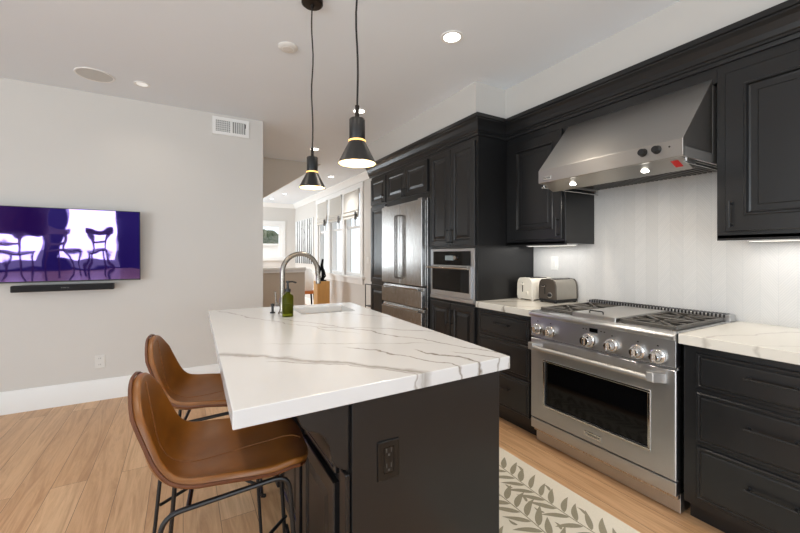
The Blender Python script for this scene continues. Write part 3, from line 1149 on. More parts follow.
# oven housing
oc = thing('oven_housing_cabinet', 'tall charcoal cabinet housing the wall oven', 'cabinet', (2.5, 2.85, 0))
b = MB()
b.box(XT + .002, XW - .008, TY0, 3.215, .10, .905)
b.box(XT + .002, XW - .008, TY0, 3.215, 1.405, 2.40)
b.box(XT + .002, XW - .008, TY0, 2.508, .905, 1.405)
b.box(XT + .002, XW - .008, 3.185, 3.215, .905, 1.405)
b.box(XT + .07, XW - .008, TY0, 3.215, 0, .10)
b.build('body', 'black', oc, smooth=False)
for z0, z1, zh0, zh1 in ((1.425, 2.335, 1.46, 1.575), (.13, .885, .70, .82)):
    for y0, y1, yh in ((2.505, 2.842, 2.815), (2.848, 3.185, 2.875)):
        d = door_x('door', XT + .002, y0, y1, z0, z1, oc)
        pull((XT - .018, yh, zh0), (XT - .018, yh, zh1), (-1, 0, 0), d)
# wall oven
wo = thing('wall_oven', 'compact stainless wall oven with black glass door set in tall cabinet', 'oven', (2.4, 2.85, .91))
oy0, oy1 = 2.512, 3.181
b = MB()
b.box(XT - .008, XW - .1, oy0, oy1, .91, 1.40)
b.build('body', 'steel', wo, smooth=False, bevel=.002)
MB().box(XT - .014, XT - .004, oy0 + .055, oy1 - .055, 1.245, 1.375).build('control_panel', 'blackglass', wo, smooth=False)
b = MB().box(XT - .016, XT - .013, 2.80, 2.93, 1.29, 1.335).build('display', 'display', wo, smooth=False)
MB().lathe([(0, -.02), (.018, -.02), (.02, 0)], (XT - .014, 2.76, 1.315), 18, 'x').build('dial', 'chrome', wo)
b = MB().box(XT - .026, XT - .006, oy0 + .03, oy1 - .03, .955, 1.235)
dr_ = b.build('oven_door', 'steel', wo, smooth=False, bevel=.003)
MB().box(XT - .028, XT - .02, oy0 + .055, oy1 - .055, 1.0, 1.208).build('door_glass', 'blackglass', dr_, smooth=False)
b = MB()
b.tube([(XT - .07, oy0 + .02, 1.222), (XT - .07, oy1 - .02, 1.222)], .010, 12)
for y in (oy0 + .06, oy1 - .06):
    b.tube([(XT - .07, y, 1.222), (XT - .02, y, 1.222)], .008, 10)
b.build('handle', 'chrome', dr_)
MB().box(XT - .018, XT - .004, oy0 + .005, oy1 - .005, .915, .945).build('bottom_trim', 'steel', wo, smooth=False, bevel=.002)

# refrigerator cabinet: bridge unit over it and the pantry beside it
fcab = thing('bridge_cabinet', 'charcoal two-door cabinet above the refrigerator', 'cabinet', (2.5, 3.68, 1.95))
b = MB()
b.box(XT + .002, XW - .008, 3.217, 4.148, 1.935, 2.40)
b.build('body', 'black', fcab, smooth=False)
for y0, y1, yh in ((3.235, 3.680, 3.655), (3.686, 4.135, 3.711)):
    d = door_x('door', XT + .002, y0, y1, 1.995, 2.335, fcab)
    pull((XT - .018, yh, 2.01), (XT - .018, yh, 2.09), (-1, 0, 0), d)
pc = thing('pantry_cabinet', 'narrow tall charcoal pantry cabinet beyond the refrigerator', 'cabinet', (2.5, 4.38, 0))
b = MB()
b.box(XT + .002, XW - .008, 4.15, TY1, .10, 2.40)
b.box(XT + .07, XW - .008, 4.15, TY1, 0, .10)
b.build('body', 'black', pc, smooth=False)
for z0, z1 in ((1.995, 2.335), (.98, 1.97), (.13, .95)):
    d = door_x('door', XT + .002, 4.165, 4.585, z0, z1, pc)
    if z0 > 1.9:
        pull((XT - .018, 4.20, 2.01), (XT - .018, 4.20, 2.09), (-1, 0, 0), d)

# refrigerator
fr = thing('refrigerator', 'stainless french-door refrigerator with two freezer drawers', 'refrigerator', (2.5, 3.68, 0))
fy0, fy1 = 3.238, 4.128
b = MB()
b.box(XT - .02, XW - .05, fy0 + .006, fy1 - .006, .02, 1.90)
b.box(XT + .02, XW - .1, fy0 + .05, fy1 - .05, 0, .02)
b.build('body', 'blackplastic', fr, smooth=False)
FX = 2.115
for y0, y1, yh in ((fy0, 3.681, 3.662), (3.687, fy1, 3.706)):
    d = MB().box(FX, XT - .022, y0, y1, 1.015, 1.915).build('door', 'steelv', fr, smooth=False, bevel=.006)
    b = MB()
    b.tube(fillet([(FX, yh, 1.08), (FX - .05, yh, 1.085), (FX - .05, yh, 1.78), (FX, yh, 1.785)], .03), .009, 12)
    b.build('handle', 'darknickel', d)
for z0, z1 in ((.79, 1.0), (.07, .775)):
    d = MB()
    d.box(FX, XT - .022, fy0, fy1, z0, z1 - .035)
    d.box(FX + .03, XT - .022, fy0, fy1, z1 - .035, z1)
    d = d.build('drawer', 'steelv', fr, smooth=False, bevel=.004)
    MB().box(FX - .012, FX + .03, fy0 + .06, fy1 - .06, z1 - .03, z1 - .012).build('handle', 'chrome', d, smooth=False, bevel=.004)
for y in (fy0 + .02, fy1 - .10):
    MB().box(FX + .02, XT, y, y + .08, 1.915, 1.934).build('hinge_cover', 'steelv', fr, smooth=False)
# steel filler strip
tag(MB().box(XT - .022, XT + .001, 3.212, 3.230, .10, 1.93).build('filler_strip', 'chrome', smooth=False), 'thin vertical steel strip between refrigerator and oven cabinet', 'trim strip')

# ------------------------------------------------------------------ toasters
def toaster(label, loc, rz, shell, endmat, basemat, knob):
    t = thing('toaster', label, 'toaster', (0, 0, 0), 'toasters')
    w, l, h = .175, .265, .196      # across, along, high
    pts = []
    for k in range(0, 9):
        a = PI * k / 8
        pts.append((0, math.cos(a) * (w / 2 - .0) if k in (0, 8) else math.copysign(abs(math.cos(a)) ** .45, math.cos(a)) * w / 2, .03 + (h - .03) * (0 if k in (0, 8) else math.sin(a) ** .45)))
    MB().prism([(-l / 2 + .012, y, z) for _, y, z in pts], (l - .024, 0, 0)).build('shell', shell, t, angle=40)
    sc = 1.03
    for xe in (-l / 2, l / 2 - .014):
        b = MB()
        b.prism([(xe, y * sc, .028 + (z - .028) * 1.02) for _, y, z in pts], (.014, 0, 0))
        b.build('end_cap', endmat, t, angle=40, bevel=.003)
    b = MB()
    b.box(-l / 2 + .003, l / 2 - .003, -w / 2, w / 2, .010, .032)
    for x in (-l / 2 + .02, l / 2 - .02):
        for y in (-w / 2 + .015, w / 2 - .015):
            b.cyl((x, y, 0), (x, y, .012), .012, 10)
    b.build('base', basemat, t, smooth=False, bevel=.003)
    for y in (-.032, .032):
        MB().box(-.09, .09, y - .013, y + .013, h - .006, h + .001).build('bread_slot', 'blackplastic', t, smooth=False)
    b = MB()
    b.box(-l / 2 - .001, -l / 2 + .002, .016, .026, .07, .15)
    b.build('lever_track', 'blackplastic', t, smooth=False)
    MB().box(-l / 2 - .022, -l / 2, .004, .038, .132, .145).build('lever', endmat if knob != 'dark' else 'chrome', t, smooth=False, bevel=.003)
    MB().lathe([(0, -.014), (.013, -.014), (.016, 0)], (-l / 2, -.03, .065), 16, 'x').build('dial', 'blackplastic' if knob == 'dark' else endmat, t)
    if knob == 'dark':
        MB().lathe([(.016, -.003), (.024, -.003), (.025, 0), (.016, 0)], (-l / 2, -.03, .065), 20, 'x').build('dial_ring', 'chrome', t)
    t.location = loc
    t.rotation_euler = (0, 0, rz)
    return t


cream = pm('cream_enamel', (232, 226, 214), .3, var=.03, scale=10)
M['cream'] = cream
M['greysteel'] = pm('grey_satin_steel', (176, 170, 160), .32, .85, var=.08, scale=14)
M['darkend'] = pm('dark_grey_toaster_end', (92, 84, 76), .4, .5, var=.1, scale=10)
toaster('white toaster against the tall oven cabinet, behind the steel one', (2.742, 2.33, ct), math.radians(-3), 'cream', 'cream', 'cream', 'light')
toaster('grey steel toaster with a dark base, nearer the range', (2.752, 2.10, ct), math.radians(-3), 'greysteel', 'darkend', 'blackplastic', 'dark')


# ------------------------------------------------------------------ outlets and switches
def plate_y(name, label, cat, cx, y, cz, w=.075, h=.12, kind='outlet'):
    """plate on a wall that looks towards -Y"""
    t = thing(name, label, cat, (cx, y, cz))
    MB().loft((cx - w / 2, y, cz - h / 2), (1, 0, 0), (0, 0, 1), (0, -1, 0), w, h, [(0, 0), (0, .004), (.003, .006)]).build('plate', 'plastic', t, smooth=False)
    for dz in (-.028, .028):
        MB().lathe([(.017, 0), (.017, -.008), (0, -.008)], (cx, y, cz + dz), 16, 'y').build('socket', 'plastic', t)
    b = MB()
    for dz in (-.028, .028):
        for dx in (-.008, .005):
            b.box(cx + dx, cx + dx + .003, y - .0095, y - .007, cz + dz - .003, cz + dz + .008)
    b.build('slots', 'ventdark', t, smooth=False)
    return t


plate_y('wall_outlet', 'white wall outlet low on the television wall above the baseboard', 'outlet', -.668, 4.41, .355)


def plate_x(name, label, cat, x, cy, cz, w=.075, h=.12):
    t = thing(name, label, cat, (x, cy, cz))
    MB().loft((x, cy + w / 2, cz - h / 2), (0, -1, 0), (0, 0, 1), (-1, 0, 0), w, h, [(0, 0), (0, .004), (.003, .006)]).build('plate', 'plastic', t, smooth=False)
    MB().loft((x - .006, cy + .017, cz - .034), (0, -1, 0), (0, 0, 1), (-1, 0, 0), .034, .068, [(0, 0), (0, .002), (.003, .004)]).build('rocker', 'plastic', t, smooth=False)
    return t


plate_x('light_switch', 'white switch plate on the tile backsplash above the toasters', 'light switch', XW - .006, 2.245, 1.265)
plate_x('light_switch', 'white switch plate on the wall between the windows and pantry cabinet', 'light switch', XW, 6.2, 1.24, .10)

# ------------------------------------------------------------------ television and sound bar
tv = thing('television', 'wall-mounted television with a glossy purple-tinted screen', 'television', (-.96, 4.41, 1.42))
tx0, tx1, tz0, tz1 = -1.575, -.352, 1.106, 1.748
tv.rotation_euler = (0, 0, 0)
TILT = Matrix.Translation((0, 4.345, tz0)) @ Matrix.Rotation(math.radians(3.2), 4, 'X') @ Matrix.Translation((0, -4.345, -tz0))
b = MB()
b.box(tx0, tx1, 4.332, 4.352, tz0, tz1)
b.box(tx0 + .25, tx1 - .25, 4.352, 4.38, tz0 + .05, tz1 - .25)
b.bm.transform(TILT)
b.build('casing', 'blackplastic', tv, smooth=False, bevel=.002)
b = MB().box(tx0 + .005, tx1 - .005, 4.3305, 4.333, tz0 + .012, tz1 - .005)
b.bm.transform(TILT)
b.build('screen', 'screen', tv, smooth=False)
MB().box(-1.15, -.75, 4.355, 4.41, 1.25, 1.5).build('wall_mount', 'blackplastic', tv, smooth=False)
sb = thing('soundbar', 'slim black soundbar mounted under the television', 'soundbar', (-.9, 4.41, 1.05))
MB().box(-1.245, -.553, 4.315, 4.375, 1.026, 1.082).build('body', 'blackplastic', sb, smooth=False, bevel=.008)
MB().box(-1.235, -.563, 4.3135, 4.316, 1.033, 1.075).build('grille', pm('black_speaker_cloth', (30, 31, 34), .9, var=.3, scale=300), sb, smooth=False)
b = MB()
for i, wd in enumerate((.010, .012, .008, .011)):
    b.box(-.922 + i * .014, -.922 + i * .014 + wd, 4.3125, 4.3138, 1.053, 1.059)
b.build('logo', 'ventdark', sb, smooth=False)
MB().box(-1.1, -.7, 4.37, 4.41, 1.04, 1.07).build('bracket', 'blackplastic', sb, smooth=False)

# ------------------------------------------------------------------ wall vent
vt = thing('air_vent', 'white rectangular air vent high on the television wall', 'air vent', (.445, 4.41, 2.7))
vx0, vx1, vz0, vz1 = .265, .625, 2.615, 2.80
b = MB()
fwv = .032
for x0, x1, z0, z1 in ((vx0 + fwv, vx1 - fwv, vz0, vz0 + fwv), (vx0 + fwv, vx1 - fwv, vz1 - fwv, vz1), (vx0, vx0 + fwv, vz0, vz1), (vx1 - fwv, vx1, vz0, vz1), (.435, .455, vz0 + fwv, vz1 - fwv)):
    b.box(x0, x1, 4.398, 4.41, z0, z1)
b.build('frame', 'white', vt, smooth=False)
b = MB()
for i in range(16):
    x = vx0 + fwv + .008 + i * (vx1 - vx0 - 2 * fwv - .016) / 15
    b.prism([(x, 4.409, vz0 + fwv), (x + .002, 4.409, vz0 + fwv), (x + .009, 4.401, vz0 + fwv), (x + .007, 4.401, vz0 + fwv)], (0, 0, vz1 - vz0 - 2 * fwv))
b.build('louvre', 'white', vt, smooth=False)
b = MB()
for i in range(5):
    z = vz0 + fwv + .012 + i * .022
    b.box(vx0 + fwv, .435, 4.4005, 4.4025, z, z + .004)
b.build('cross_bars', 'white', vt, smooth=False)
MB().box(vx0 + .01, vx1 - .01, 4.4085, 4.4105, vz0 + .01, vz1 - .01).build('backing', 'ventdark', vt, smooth=False)
MB().box(vx1 - fwv - .012, vx1 - fwv - .003, 4.394, 4.40, 2.715, 2.755).build('damper_lever', 'blackhw', vt, smooth=False)

# ------------------------------------------------------------------ ceiling fittings
def downlight(label, x, y, r=.075, watts=9, glow='lampglow', col=(1, .87, .72)):
    t = thing('recessed_ceiling_light', label, 'ceiling light', (x, y, CH), 'recessed ceiling lights')
    MB().lathe([(r * .70, -.001), (r * .74, -.005), (r * .97, -.006), (r, 0)], (x, y, CH), 28).build('trim_ring', 'white', t)
    MB().lathe([(0, -.0025), (r * .71, -.0025), (r * .72, 0)], (x, y, CH), 28).build('diffuser', glow, t)
    d = bpy.data.lights.new('downlight', 'SPOT')
    d.energy = watts
    d.color = col
    d.spot_size = math.radians(125)
    d.spot_blend = .8
    d.shadow_soft_size = r * .6
    o = bpy.data.objects.new('downlight', d)
    COL.objects.link(o)
    o.location = (0, 0, -.02)
    o.parent = t
    return t


M['stripglow'] = emit('strip_diffuser', (255, 248, 236), 1.6)
M['dimlens'] = emit('faint_glow_lens', (225, 224, 220), .55)  # weak glow added so the small lens looks white
downlight('recessed ceiling light nearest the range hood, above the work aisle', 1.591, 2.054, .078, 42)
downlight('recessed ceiling light just behind the larger pendant, in front of the refrigerator', 1.577, 3.594, .078, 22)
downlight('recessed ceiling light partly behind the smaller pendant stem', 1.602, 5.2, .078, 34)
downlight('recessed ceiling light between the pendant and the far room cornice', 2.45, 6.9, .07, 42, col=(1, .97, .93))
downlight('small recessed light of the far room, nearer one of the left pair', 2.15, 9.4, .06, 36, col=(1, .97, .93))
downlight('small recessed light of the far room, farther one of the left pair', 2.05, 10.4, .06, 36, col=(1, .97, .93))
downlight('small white recessed fitting beside the round speaker near the television wall', -.311, 3.967, .06, 3, 'dimlens')
for lx, ly in ((1.591, .45), (.65, .30), (-.35, .9), (-.35, 2.3)):  # unseen lamps added to brighten the island top
    downlight('added recessed ceiling light out of view that brightens the island top', lx, ly, .078, 22)
t = thing('ceiling_speaker', 'large round ceiling speaker grille above the television', 'speaker', (-.633, 3.962, CH))
MB().lathe([(.118, -.003), (.122, -.006), (.132, -.006), (.135, 0)], (-.633, 3.962, CH), 40).build('rim', 'white', t)
MB().lathe([(0, -.004), (.119, -.004), (.12, 0)], (-.633, 3.962, CH), 40).build('grille', 'grille', t)
t = thing('smoke_detector', 'round white smoke detector on the ceiling left of the pendants', 'smoke detector', (.65, 2.738, CH))
MB().lathe([(0, -.018), (.045, -.018), (.06, -.013), (.068, -.004), (.068, 0)], (.65, 2.738, CH), 36).build('cover', 'plastic', t)
MB().lathe([(.036, -.0195), (.042, -.0195), (.043, -.0175), (.035, -.0175)], (.65, 2.738, CH), 36).build('sensor_ring', 'white', t)

# ------------------------------------------------------------------ pendants
def pendant(label, x, y, zr):
    t = thing('pendant_lamp', label, 'pendant lamp', (0, 0, 0), 'pendants above the island')
    R0, R1, h = .077, .030, .088
    b = MB()
    b.lathe([(R0, 0), (R1 + .003, h), (R1 + .001, h), (R0 - .003, .001)], (0, 0, 0), 40, mats=['blackhw', 'blackhw', 'shadein'])
    b.build('shade', None, t, angle=50)
    MB().lathe([(R1 + .001, h - .002), (.0345, h + .001), (.0345, h + .005), (.030, h + .008)], (0, 0, 0), 32).build('light_ring', 'ringglow', t)
    MB().lathe([(.0, h + .004), (.030, h + .004), (.0315, h + .010), (.0315, h + .088), (.029, h + .092), (.0, h + .092)], (0, 0, 0), 32).build('socket_housing', 'blackhw', t)
    MB().lathe([(.0, h + .09), (.0085, h + .09), (.0085, h + .145), (.0, h + .147)], (0, 0, 0), 16).build('stem', 'bronze', t)
    top = CH - zr
    sway = [(.004 * math.sin(k * .9), .003 * math.sin(k * 1.3), h + .14 + (top - h - .15) * k / 14) for k in range(15)]
    sway[0] = (0, 0, sway[0][2])
    sway[-1] = (0, 0, top - .01)
    MB().tube(sway, .0042, 8).build('cord', 'blackhw', t)
    MB().lathe([(0, top), (.062, top), (.062, top - .018), (.052, top - .026), (.012, top - .028), (.008, top - .045), (0, top - .045)], (0, 0, 0), 32).build('canopy', 'bronze', t)
    MB().lathe([(0, .02), (.016, .024), (.022, .040), (.018, .060), (.010, .075), (.010, .085)], (0, 0, 0), 20).build('bulb', 'bulb', t)
    d = bpy.data.lights.new('pendant_glow', 'POINT')
    d.energy = .8
    d.color = (1, .80, .54)
    d.shadow_soft_size = .02
    o = bpy.data.objects.new('pendant_glow', d)
    COL.objects.link(o)
    o.location = (0, 0, .008)
    o.parent = t
    t.location = (x, y, zr)
    return t


pendant('black cone pendant hanging above the near end of the island', .604, 1.395, 1.708)
pendant('black cone pendant hanging above the sink end of the island', .655, 2.169, 1.735)

# ------------------------------------------------------------------ bar stools
def stool(label):
    t = thing('bar_stool', label, 'bar stool', (0, 0, 0), 'leather stools at the island')
    # centre line (x forward, z up) from front lip to top of back
    cl = fillet([(.250, 0, .640), (.212, 0, .668), (-.205, 0, .622), (-.262, 0, .965)], .15, 10)
    # resample
    L_ = [0]
    for a, b2 in zip(cl, cl[1:]):
        L_.append(L_[-1] + (b2 - a).length)
    NU, NV = 32, 14

    def at(sv):
        sv = max(0, min(L_[-1], sv))
        for i in range(len(cl) - 1):
            if sv <= L_[i + 1] + 1e-9:
                return cl[i].lerp(cl[i + 1], (sv - L_[i]) / max(1e-9, L_[i + 1] - L_[i]))
        return cl[-1]

    tot = L_[-1]
    b = MB()
    grid = []
    for i in range(NU + 1):
        row = []
        for j in range(NV + 1):
            v = -1 + 2 * j / NV
            q = i / NU
            # rounded front and top edges
            s0 = .045 * abs(v) ** 3.5
            s1 = tot - .085 * abs(v) ** 2.6
            sv = s0 + (s1 - s0) * q
            p = at(sv)
            f = sv / tot
            hw = .212 + .012 * math.sin(min(1, f / .5) * PI) if f < .5 else .212 - .082 * ((f - .5) / .5) ** 1.2
            hw -= .035 * max(0, 1 - f / .42)
            hw *= 1 - .05 * (1 - min(1, f / .08)) ** 2
            tng = (at(min(tot, sv + .03)) - at(max(0, sv - .03))).normalized()
            nrm = Vector((tng.z, 0, -tng.x))
            bowl = .010 + .050 * max(0, math.sin(min(1, max(0, (f - .15) / .75)) * PI)) ** 1.2
            pos = p + nrm * bowl * abs(v) ** 2.6
            row.append(b.bm.verts.new((pos.x, hw * v, pos.z)))
        grid.append(row)
    for i in range(NU):
        for j in range(NV):
            b.face([grid[i][j], grid[i][j + 1], grid[i + 1][j + 1], grid[i + 1][j]])
    edge = [grid[0][j].co.copy() for j in range(NV + 1)] + [grid[i][NV].co.copy() for i in range(1, NU + 1)] + [grid[NU][j].co.copy() for j in range(NV - 1, -1, -1)] + [grid[i][0].co.copy() for i in range(NU - 1, 0, -1)]
    mid = [grid[i][NV // 2].co.copy() for i in range(NU + 1)]
    o = b.build('seat', 'leather', t, fixn=True)
    so = o.modifiers.new('cushion', 'SOLIDIFY')
    so.thickness = .026
    so.offset = -1
    bv = o.modifiers.new('edge', 'BEVEL')
    bv.width = .008
    bv.segments = 3
    bv.angle_limit = math.radians(50)
    sd = o.modifiers.new('smooth', 'SUBSURF')
    sd.levels = sd.render_levels = 1
    # piped edge and centre seam
    MB().tube([p + Vector((0, 0, .003)) for p in edge + [edge[0]]], .0055, 6, caps=False).build('piping', 'piping', t)
    seam = []
    for k_, p in enumerate(mid):
        t_ = (mid[min(NU, k_ + 1)] - mid[max(0, k_ - 1)]).normalized()
        seam.append(p + Vector((t_.z, 0, -t_.x)) * .0265)
    MB().tube(seam[1:-1], .0024, 6).build('centre_seam', 'stitch', t)
    # rod frame
    for sgn in (-1, 1):
        b = MB()
        b.tube(fillet([(.225, .195 * sgn, 0), (.185, .150 * sgn, .634), (-.165, .160 * sgn, .600), (-.215, .20 * sgn, 0)], .05), .0075, 10)
        b.build('side_frame', 'blackhw', t)
    for x, w in ((.15, .152), (-.10, .158)):
        MB().tube([(x, -w, .60 + .08 * (x + .165)), (x, w, .60 + .08 * (x + .165))], .007, 8).build('seat_brace', 'blackhw', t)
    b = MB()
    k = .36
    f_ = (.212, .176 * 1, .0)
    b.tube(fillet([(-.182, -.176, .28), (-.04, -.03, .28), (-.04, .03, .28), (-.182, .176, .28)], .02), .007, 8)
    b.tube([(-.045, 0, .28), (.07, 0, .28)], .007, 8)
    b.tube(fillet([(.216, -.181, .28), (.075, -.02, .28), (.075, .02, .28), (.216, .181, .28)], .02), .007, 8)
    b.tube([(.219, -.183, .24), (.219, .183, .24)], .0075, 8)
    b.build('foot_rest', 'blackhw', t)
    for sgn in (-1, 1):
        for x in (.235, -.215):
            y = (.195 if x > 0 else .20) * sgn
            MB().lathe([(0, 0), (.010, 0), (.010, .012), (0, .012)], (x, y, 0), 10).build('foot_cap', 'blackplastic', t)
    return t


s1 = stool('tan leather bucket bar stool nearest the camera at the island corner')
s1.location = (.128, 1.405, 0)
s1.rotation_euler = (0, 0, math.radians(-6))
s2 = dup(s1, (.125, 2.04, 0), math.radians(-10), 'tan leather bucket bar stool behind the nearer one, closer to the television wall')

# ------------------------------------------------------------------ runner rug
LEAFN = [0]


def leaf(b, base, ang, ln, wd, bend, z):
    LEAFN[0] += 1
    z += (LEAFN[0] % 14) * 6e-5
    up, dn = [], []
    N = 9
    for i in range(N + 1):
        q = i / N
        a = ang + bend * q
        cx = base[0] + ln * q * math.cos(ang + bend * q * .5)
        cy = base[1] + ln * q * math.sin(ang + bend * q * .5)
        w = wd * (math.sin(PI * q ** .75)) ** .9 * (1 - .15 * q) if 0 < q < 1 else 0
        up.append((cx - w * math.sin(a), cy + w * math.cos(a), z))
        dn.append((cx + w * math.sin(a), cy - w * math.cos(a), z))
    V = [b.bm.verts.new(up[0])]
    prev = (V[0], V[0])
    for i in range(1, N + 1):
        if i == N:
            v = b.bm.verts.new(up[i])
            cur = (v, v)
        else:
            cur = (b.bm.verts.new(up[i]), b.bm.verts.new(dn[i]))
        q = []
        for v in (prev[0], prev[1], cur[1], cur[0]):
            if v not in q:
                q.append(v)
        b.face(q)
        prev = cur


RX0, RX1, RYa, RYb = 1.13, 1.905, .15, 2.62
b = MB()
b.use('rugbase')
b.box(RX0, RX1, RYa, RYb, 0, .008)
b.use('rugleaf')
zl = .0086
rr = random.Random(3)
for (x0, ph) in ((1.735, 0.4), (1.50, 2.4), (1.27, 0.2)):
    prev = None
    for i in range(0, 62):
        y = RYb - .08 - i * .0375
        if y < RYa + .08:
            break
        x = x0 + .028 * math.sin(y * 3.4 + ph)
        if prev:
            dx, dy = x - prev[0], y - prev[1]
            l_ = math.hypot(dx, dy)
            nx, ny = -dy / l_ * .003, dx / l_ * .003
            b.face([b.bm.verts.new(p) for p in ((prev[0] + nx, prev[1] + ny, zl), (prev[0] - nx, prev[1] - ny, zl), (x - nx, y - ny, zl), (x + nx, y + ny, zl))])
            up = math.atan2(-dy, -dx)
            side = 1 if i % 2 else -1
            a = up + side * rr.uniform(.62, .85)
            ox, oy = x + .006 * math.cos(a), y + .006 * math.sin(a)
            leaf(b, (ox, oy), a, rr.uniform(.135, .170), rr.uniform(.0155, .0195), side * rr.uniform(-.1, .7), zl)
            if i % 3 == 0:
                a2 = up + side * 1.25
                leaf(b, (x + math.cos(a2) * .088, y + math.sin(a2) * .088 - .012), up + side * .9, rr.uniform(.05, .065), .009, -side * 1.3, zl)
        prev = (x, y)
for f in b.bm.faces:
    f.normal_update()
    if f.material_index == 1 and f.normal.z < 0:
        f.normal_flip()
# clip pattern to the rug
for v in list(b.bm.verts):
    if v.co.z > .0083:
        v.co.x = min(max(v.co.x, RX0 + .03), RX1 - .045)
rug = b.build('runner_rug', None, smooth=False, fixn=False)
tag(rug, 'cream runner rug with grey-olive leaf vines between island and range', 'rug')

# ------------------------------------------------------------------ far room
for idx, (y0, y1, lab) in enumerate(((6.56, 7.30, 'linen roman shade nearest the refrigerator'), (7.46, 8.18, 'middle linen roman shade of the three'), (8.37, 9.05, 'linen roman shade nearest the painting'))):
    t = thing('roman_shade', lab, 'window shade', (XW - .03, (y0 + y1) / 2, 2.3), 'linen roman shades')
    b = MB()
    b.prism([(XW - .03, y0, 2.585), (XW - .036, y0, 2.25), (XW - .055, y0, 2.20), (XW - .040, y0, 2.17), (XW - .065, y0, 2.12), (XW - .045, y0, 2.09), (XW - .06, y0, 2.05), (XW - .03, y0, 2.055), (XW - .015, y0, 2.2), (XW - .02, y0, 2.585)], (0, y1 - y0, 0))
    b.build('fabric', 'shadefab', t, angle=20)
    MB().box(XW - .05, XW - .0, y0, y1, 2.575, 2.60).build('headrail', 'white', t, smooth=False)
    b = MB()
    b.lathe([(0, 2.16), (.018, 2.15), (.03, 2.11), (.022, 2.07), (.03, 2.02), (0, 2.0)], (XW - .075, y0 + .05, 0), 10)
    b.build('cord_bundle', 'ventdark', t)

pa = thing('painting', 'wide canvas of black bare tree trunks on white, beyond the windows', 'painting', (XW - .01, 10.3, 1.7))
MB().box(XW - .035, XW - .002, 9.46, 11.18, 1.10, 2.30).build('canvas', 'canvas', pa, smooth=False)
b = MB()
rr = random.Random(11)
for i in range(9):
    y = 9.58 + i * 1.50 / 8
    w = rr.uniform(.045, .065)
    sway = rr.uniform(-.06, .06)
    pts = [(XW - .0375, y - w, 1.10), (XW - .0375, y + w, 1.10), (XW - .0375, min(11.09, max(9.51, y + w * .6 + sway * .6)), 1.7), (XW - .0375, min(11.09, max(9.51, y + w * .4 + sway)), 2.29), (XW - .0375, min(11.09, max(9.505, y - w * .4 + sway)), 2.29), (XW - .0375, min(11.09, max(9.51, y - w * .6 + sway * .6)), 1.7)]
    b.face([b.bm.verts.new(p) for p in pts])
    for k in range(1):
        z = rr.uniform(1.5, 2.1)
        dy = rr.choice((-1, 1)) * rr.uniform(.08, .16)
        ye = min(11.08, max(9.52, y + dy))
        b.face([b.bm.verts.new(p) for p in ((XW - .0385, y, z), (XW - .0385, y, z + .03), (XW - .0385, ye, min(2.28, z + .2)), (XW - .0385, ye, min(2.28, z + .19)))])
b.build('painted_trunks', 'ink', pa, smooth=False)

o = MB().box(2.34, 2.60, 7.40, 7.66, 0, .80).build('pedestal', 'oak', smooth=False, bevel=.004)
tag(o, 'square honey-coloured wooden pedestal below the far windows', 'pedestal')
sc_ = thing('sculpture', 'slim black branching sculpture standing on the wooden pedestal', 'sculpture', (2.470, 7.53, .80))
MB().box(2.40, 2.55, 7.47, 7.60, .80, .82).build('base', 'ink', sc_, smooth=False)
b = MB()
b.tube([(2.490, 7.53, .82), (2.500, 7.53, .98), (2.470, 7.53, 1.12), (2.495, 7.53, 1.25)], [.03, .035, .028, .02], 10)
b.tube([(2.450, 7.53, .82), (2.420, 7.53, .93), (2.440, 7.53, 1.06), (2.410, 7.53, 1.13)], [.02, .022, .02, .01], 10)
b.tube([(2.480, 7.53, .82), (2.550, 7.53, .90), (2.520, 7.53, 1.04)], [.016, .016, .010], 10)
b.build('branches', 'ink', sc_)
t = thing('side_stool', 'small orange-brown wooden stool beside the pedestal in the far room', 'stool', (2.37, 8.2, 0))
b = MB()
b.box(2.22, 2.52, 8.05, 8.35, .49, .55)
b.build('seat', pm('orange_wood', (190, 112, 52), .5, var=.12, scale=8), t, smooth=False)
for x in (2.26, 2.48):
    for y in (8.09, 8.31):
        MB().tube([(x + (.03 if x > 2.4 else -.03), y, 0), (x, y, .49)], [.014, .022], 8).build('leg', 'ink', t)
o = MB().lathe([(0, 0), (.10, 0), (.12, .05), (.135, .25), (.12, .40), (.08, .45), (.075, .48), (.065, .48), (.06, .44), (0, .42)], (2.37, 8.2, .551), 24).build('jar', 'ceramic')
tag(o, 'large white jar standing on the orange-brown stool', 'jar')
t = thing('plant_stand', 'thin black metal rod stand beside the pantry cabinet', 'stand', (2.6, 5.5, 0))
b = MB()
b.tube(fillet([(2.6, 5.44, 0), (2.6, 5.44, .86), (2.6, 5.66, .86), (2.6, 5.66, 0)], .015), .008, 8)
b.tube(fillet([(2.82, 5.44, 0), (2.82, 5.44, .86), (2.82, 5.66, .86), (2.82, 5.66, 0)], .015), .008, 8)
b.build('frame', 'blackhw', t)
b = MB()
b.box(2.6, 2.82, 5.44, 5.66, .50, .515)
b.build('shelf', 'blackhw', t, smooth=False)

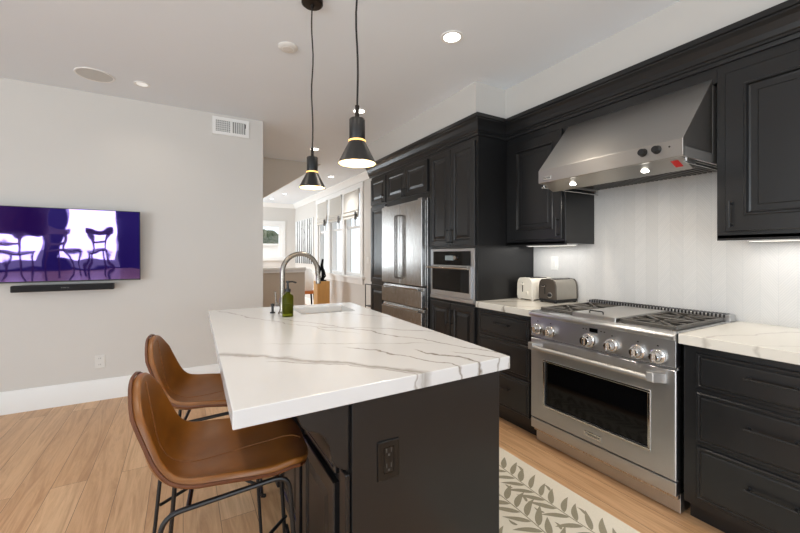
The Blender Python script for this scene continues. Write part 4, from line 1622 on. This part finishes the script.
# ------------------------------------------------------------------ dining end behind the camera, mirrored in the television
def dining_chair(loc, rz, label):
    t = thing('dining_chair', label, 'chair', (0, 0, 0), 'dining chairs mirrored in the television')
    MB().box(-.23, .23, -.23, .23, .60, .65).build('seat', 'wood', t, smooth=False, bevel=.01)
    b = MB()
    for x in (-.20, .17):
        b.prism([(x, .20, .65), (x + .03, .20, .65), (x + .05, .26, 1.18), (x - .02, .26, 1.18)], (0, .03, 0))
    b.box(-.24, .24, .245, .285, 1.10, 1.22)
    b.box(-.20, .20, .215, .245, .82, .88)
    b.build('backrest', 'wood', t, smooth=False)
    for x in (-.2, .2):
        for y in (-.2, .2):
            MB().tube([(x, y, 0), (x, y, .60)], .02, 8).build('leg', 'wood', t)
    t.location = loc
    t.rotation_euler = (0, 0, rz)
    return t


dining_chair((-2.35, -2.6, 0), .3, 'dark wooden dining chair mirrored at the left side of the bright window')
dining_chair((-1.75, -2.7, 0), -.3, 'dark wooden dining chair mirrored at the right side of the bright window')
dining_chair((-3.2, -2.6, 0), .1, 'dark wooden dining chair mirrored by the far left of the television screen')
t = thing('drum_pendant', 'brown drum pendant mirrored in the upper corner of the television', 'pendant lamp', (-2.6, -1.2, 0))
MB().lathe([(.30, 1.09), (.42, 1.16), (.47, 1.35), (.48, 1.70), (.46, 1.71), (.44, 1.35), (.40, 1.18), (.29, 1.10)], (-2.75, -1.2, 0), 36).build('shade', 'drumshade', t)
MB().tube([(-2.75, -1.2, 1.5), (-2.75, -1.2, CH)], .012, 8).build('rod', 'bronze', t)
b = MB()
b.tube([(-3.2, -1.2, 1.69), (-2.3, -1.2, 1.69)], .008, 6)
b.build('spider', 'bronze', t)

# ------------------------------------------------------------------ task lights under the wall cabinets
def strip(label, y0, y1):
    t = thing('under_cabinet_light', label, 'under-cabinet light', (XU + .22, (y0 + y1) / 2, 1.43))
    MB().box(XU + .20, XU + .24, y0, y1, 1.418, 1.43).build('housing', 'white', t, smooth=False)
    MB().box(XU + .205, XU + .235, y0 + .01, y1 - .01, 1.4165, 1.418).build('diffuser', 'stripglow', t, smooth=False)
    a = area('under_cabinet_glow', (0, 0, -.018), (0, 0, 0), .03, y1 - y0 - .02, 1.0 * (y1 - y0) / .5, (1, .97, .93))
    a.parent = t


strip('slim white light strip under the wall cabinet right of the hood', .34, .86)
strip('slim white light strip under the wall cabinet left of the hood', 1.93, 2.42)
a = area('hood_lamp_glow', (HX + .10, 1.63, 1.79), (0, 0, 0), .05, .05, 2, (1, .9, .76))
a = area('hood_lamp_glow', (HX + .10, 1.17, 1.79), (0, 0, 0), .05, .05, 2, (1, .9, .76))
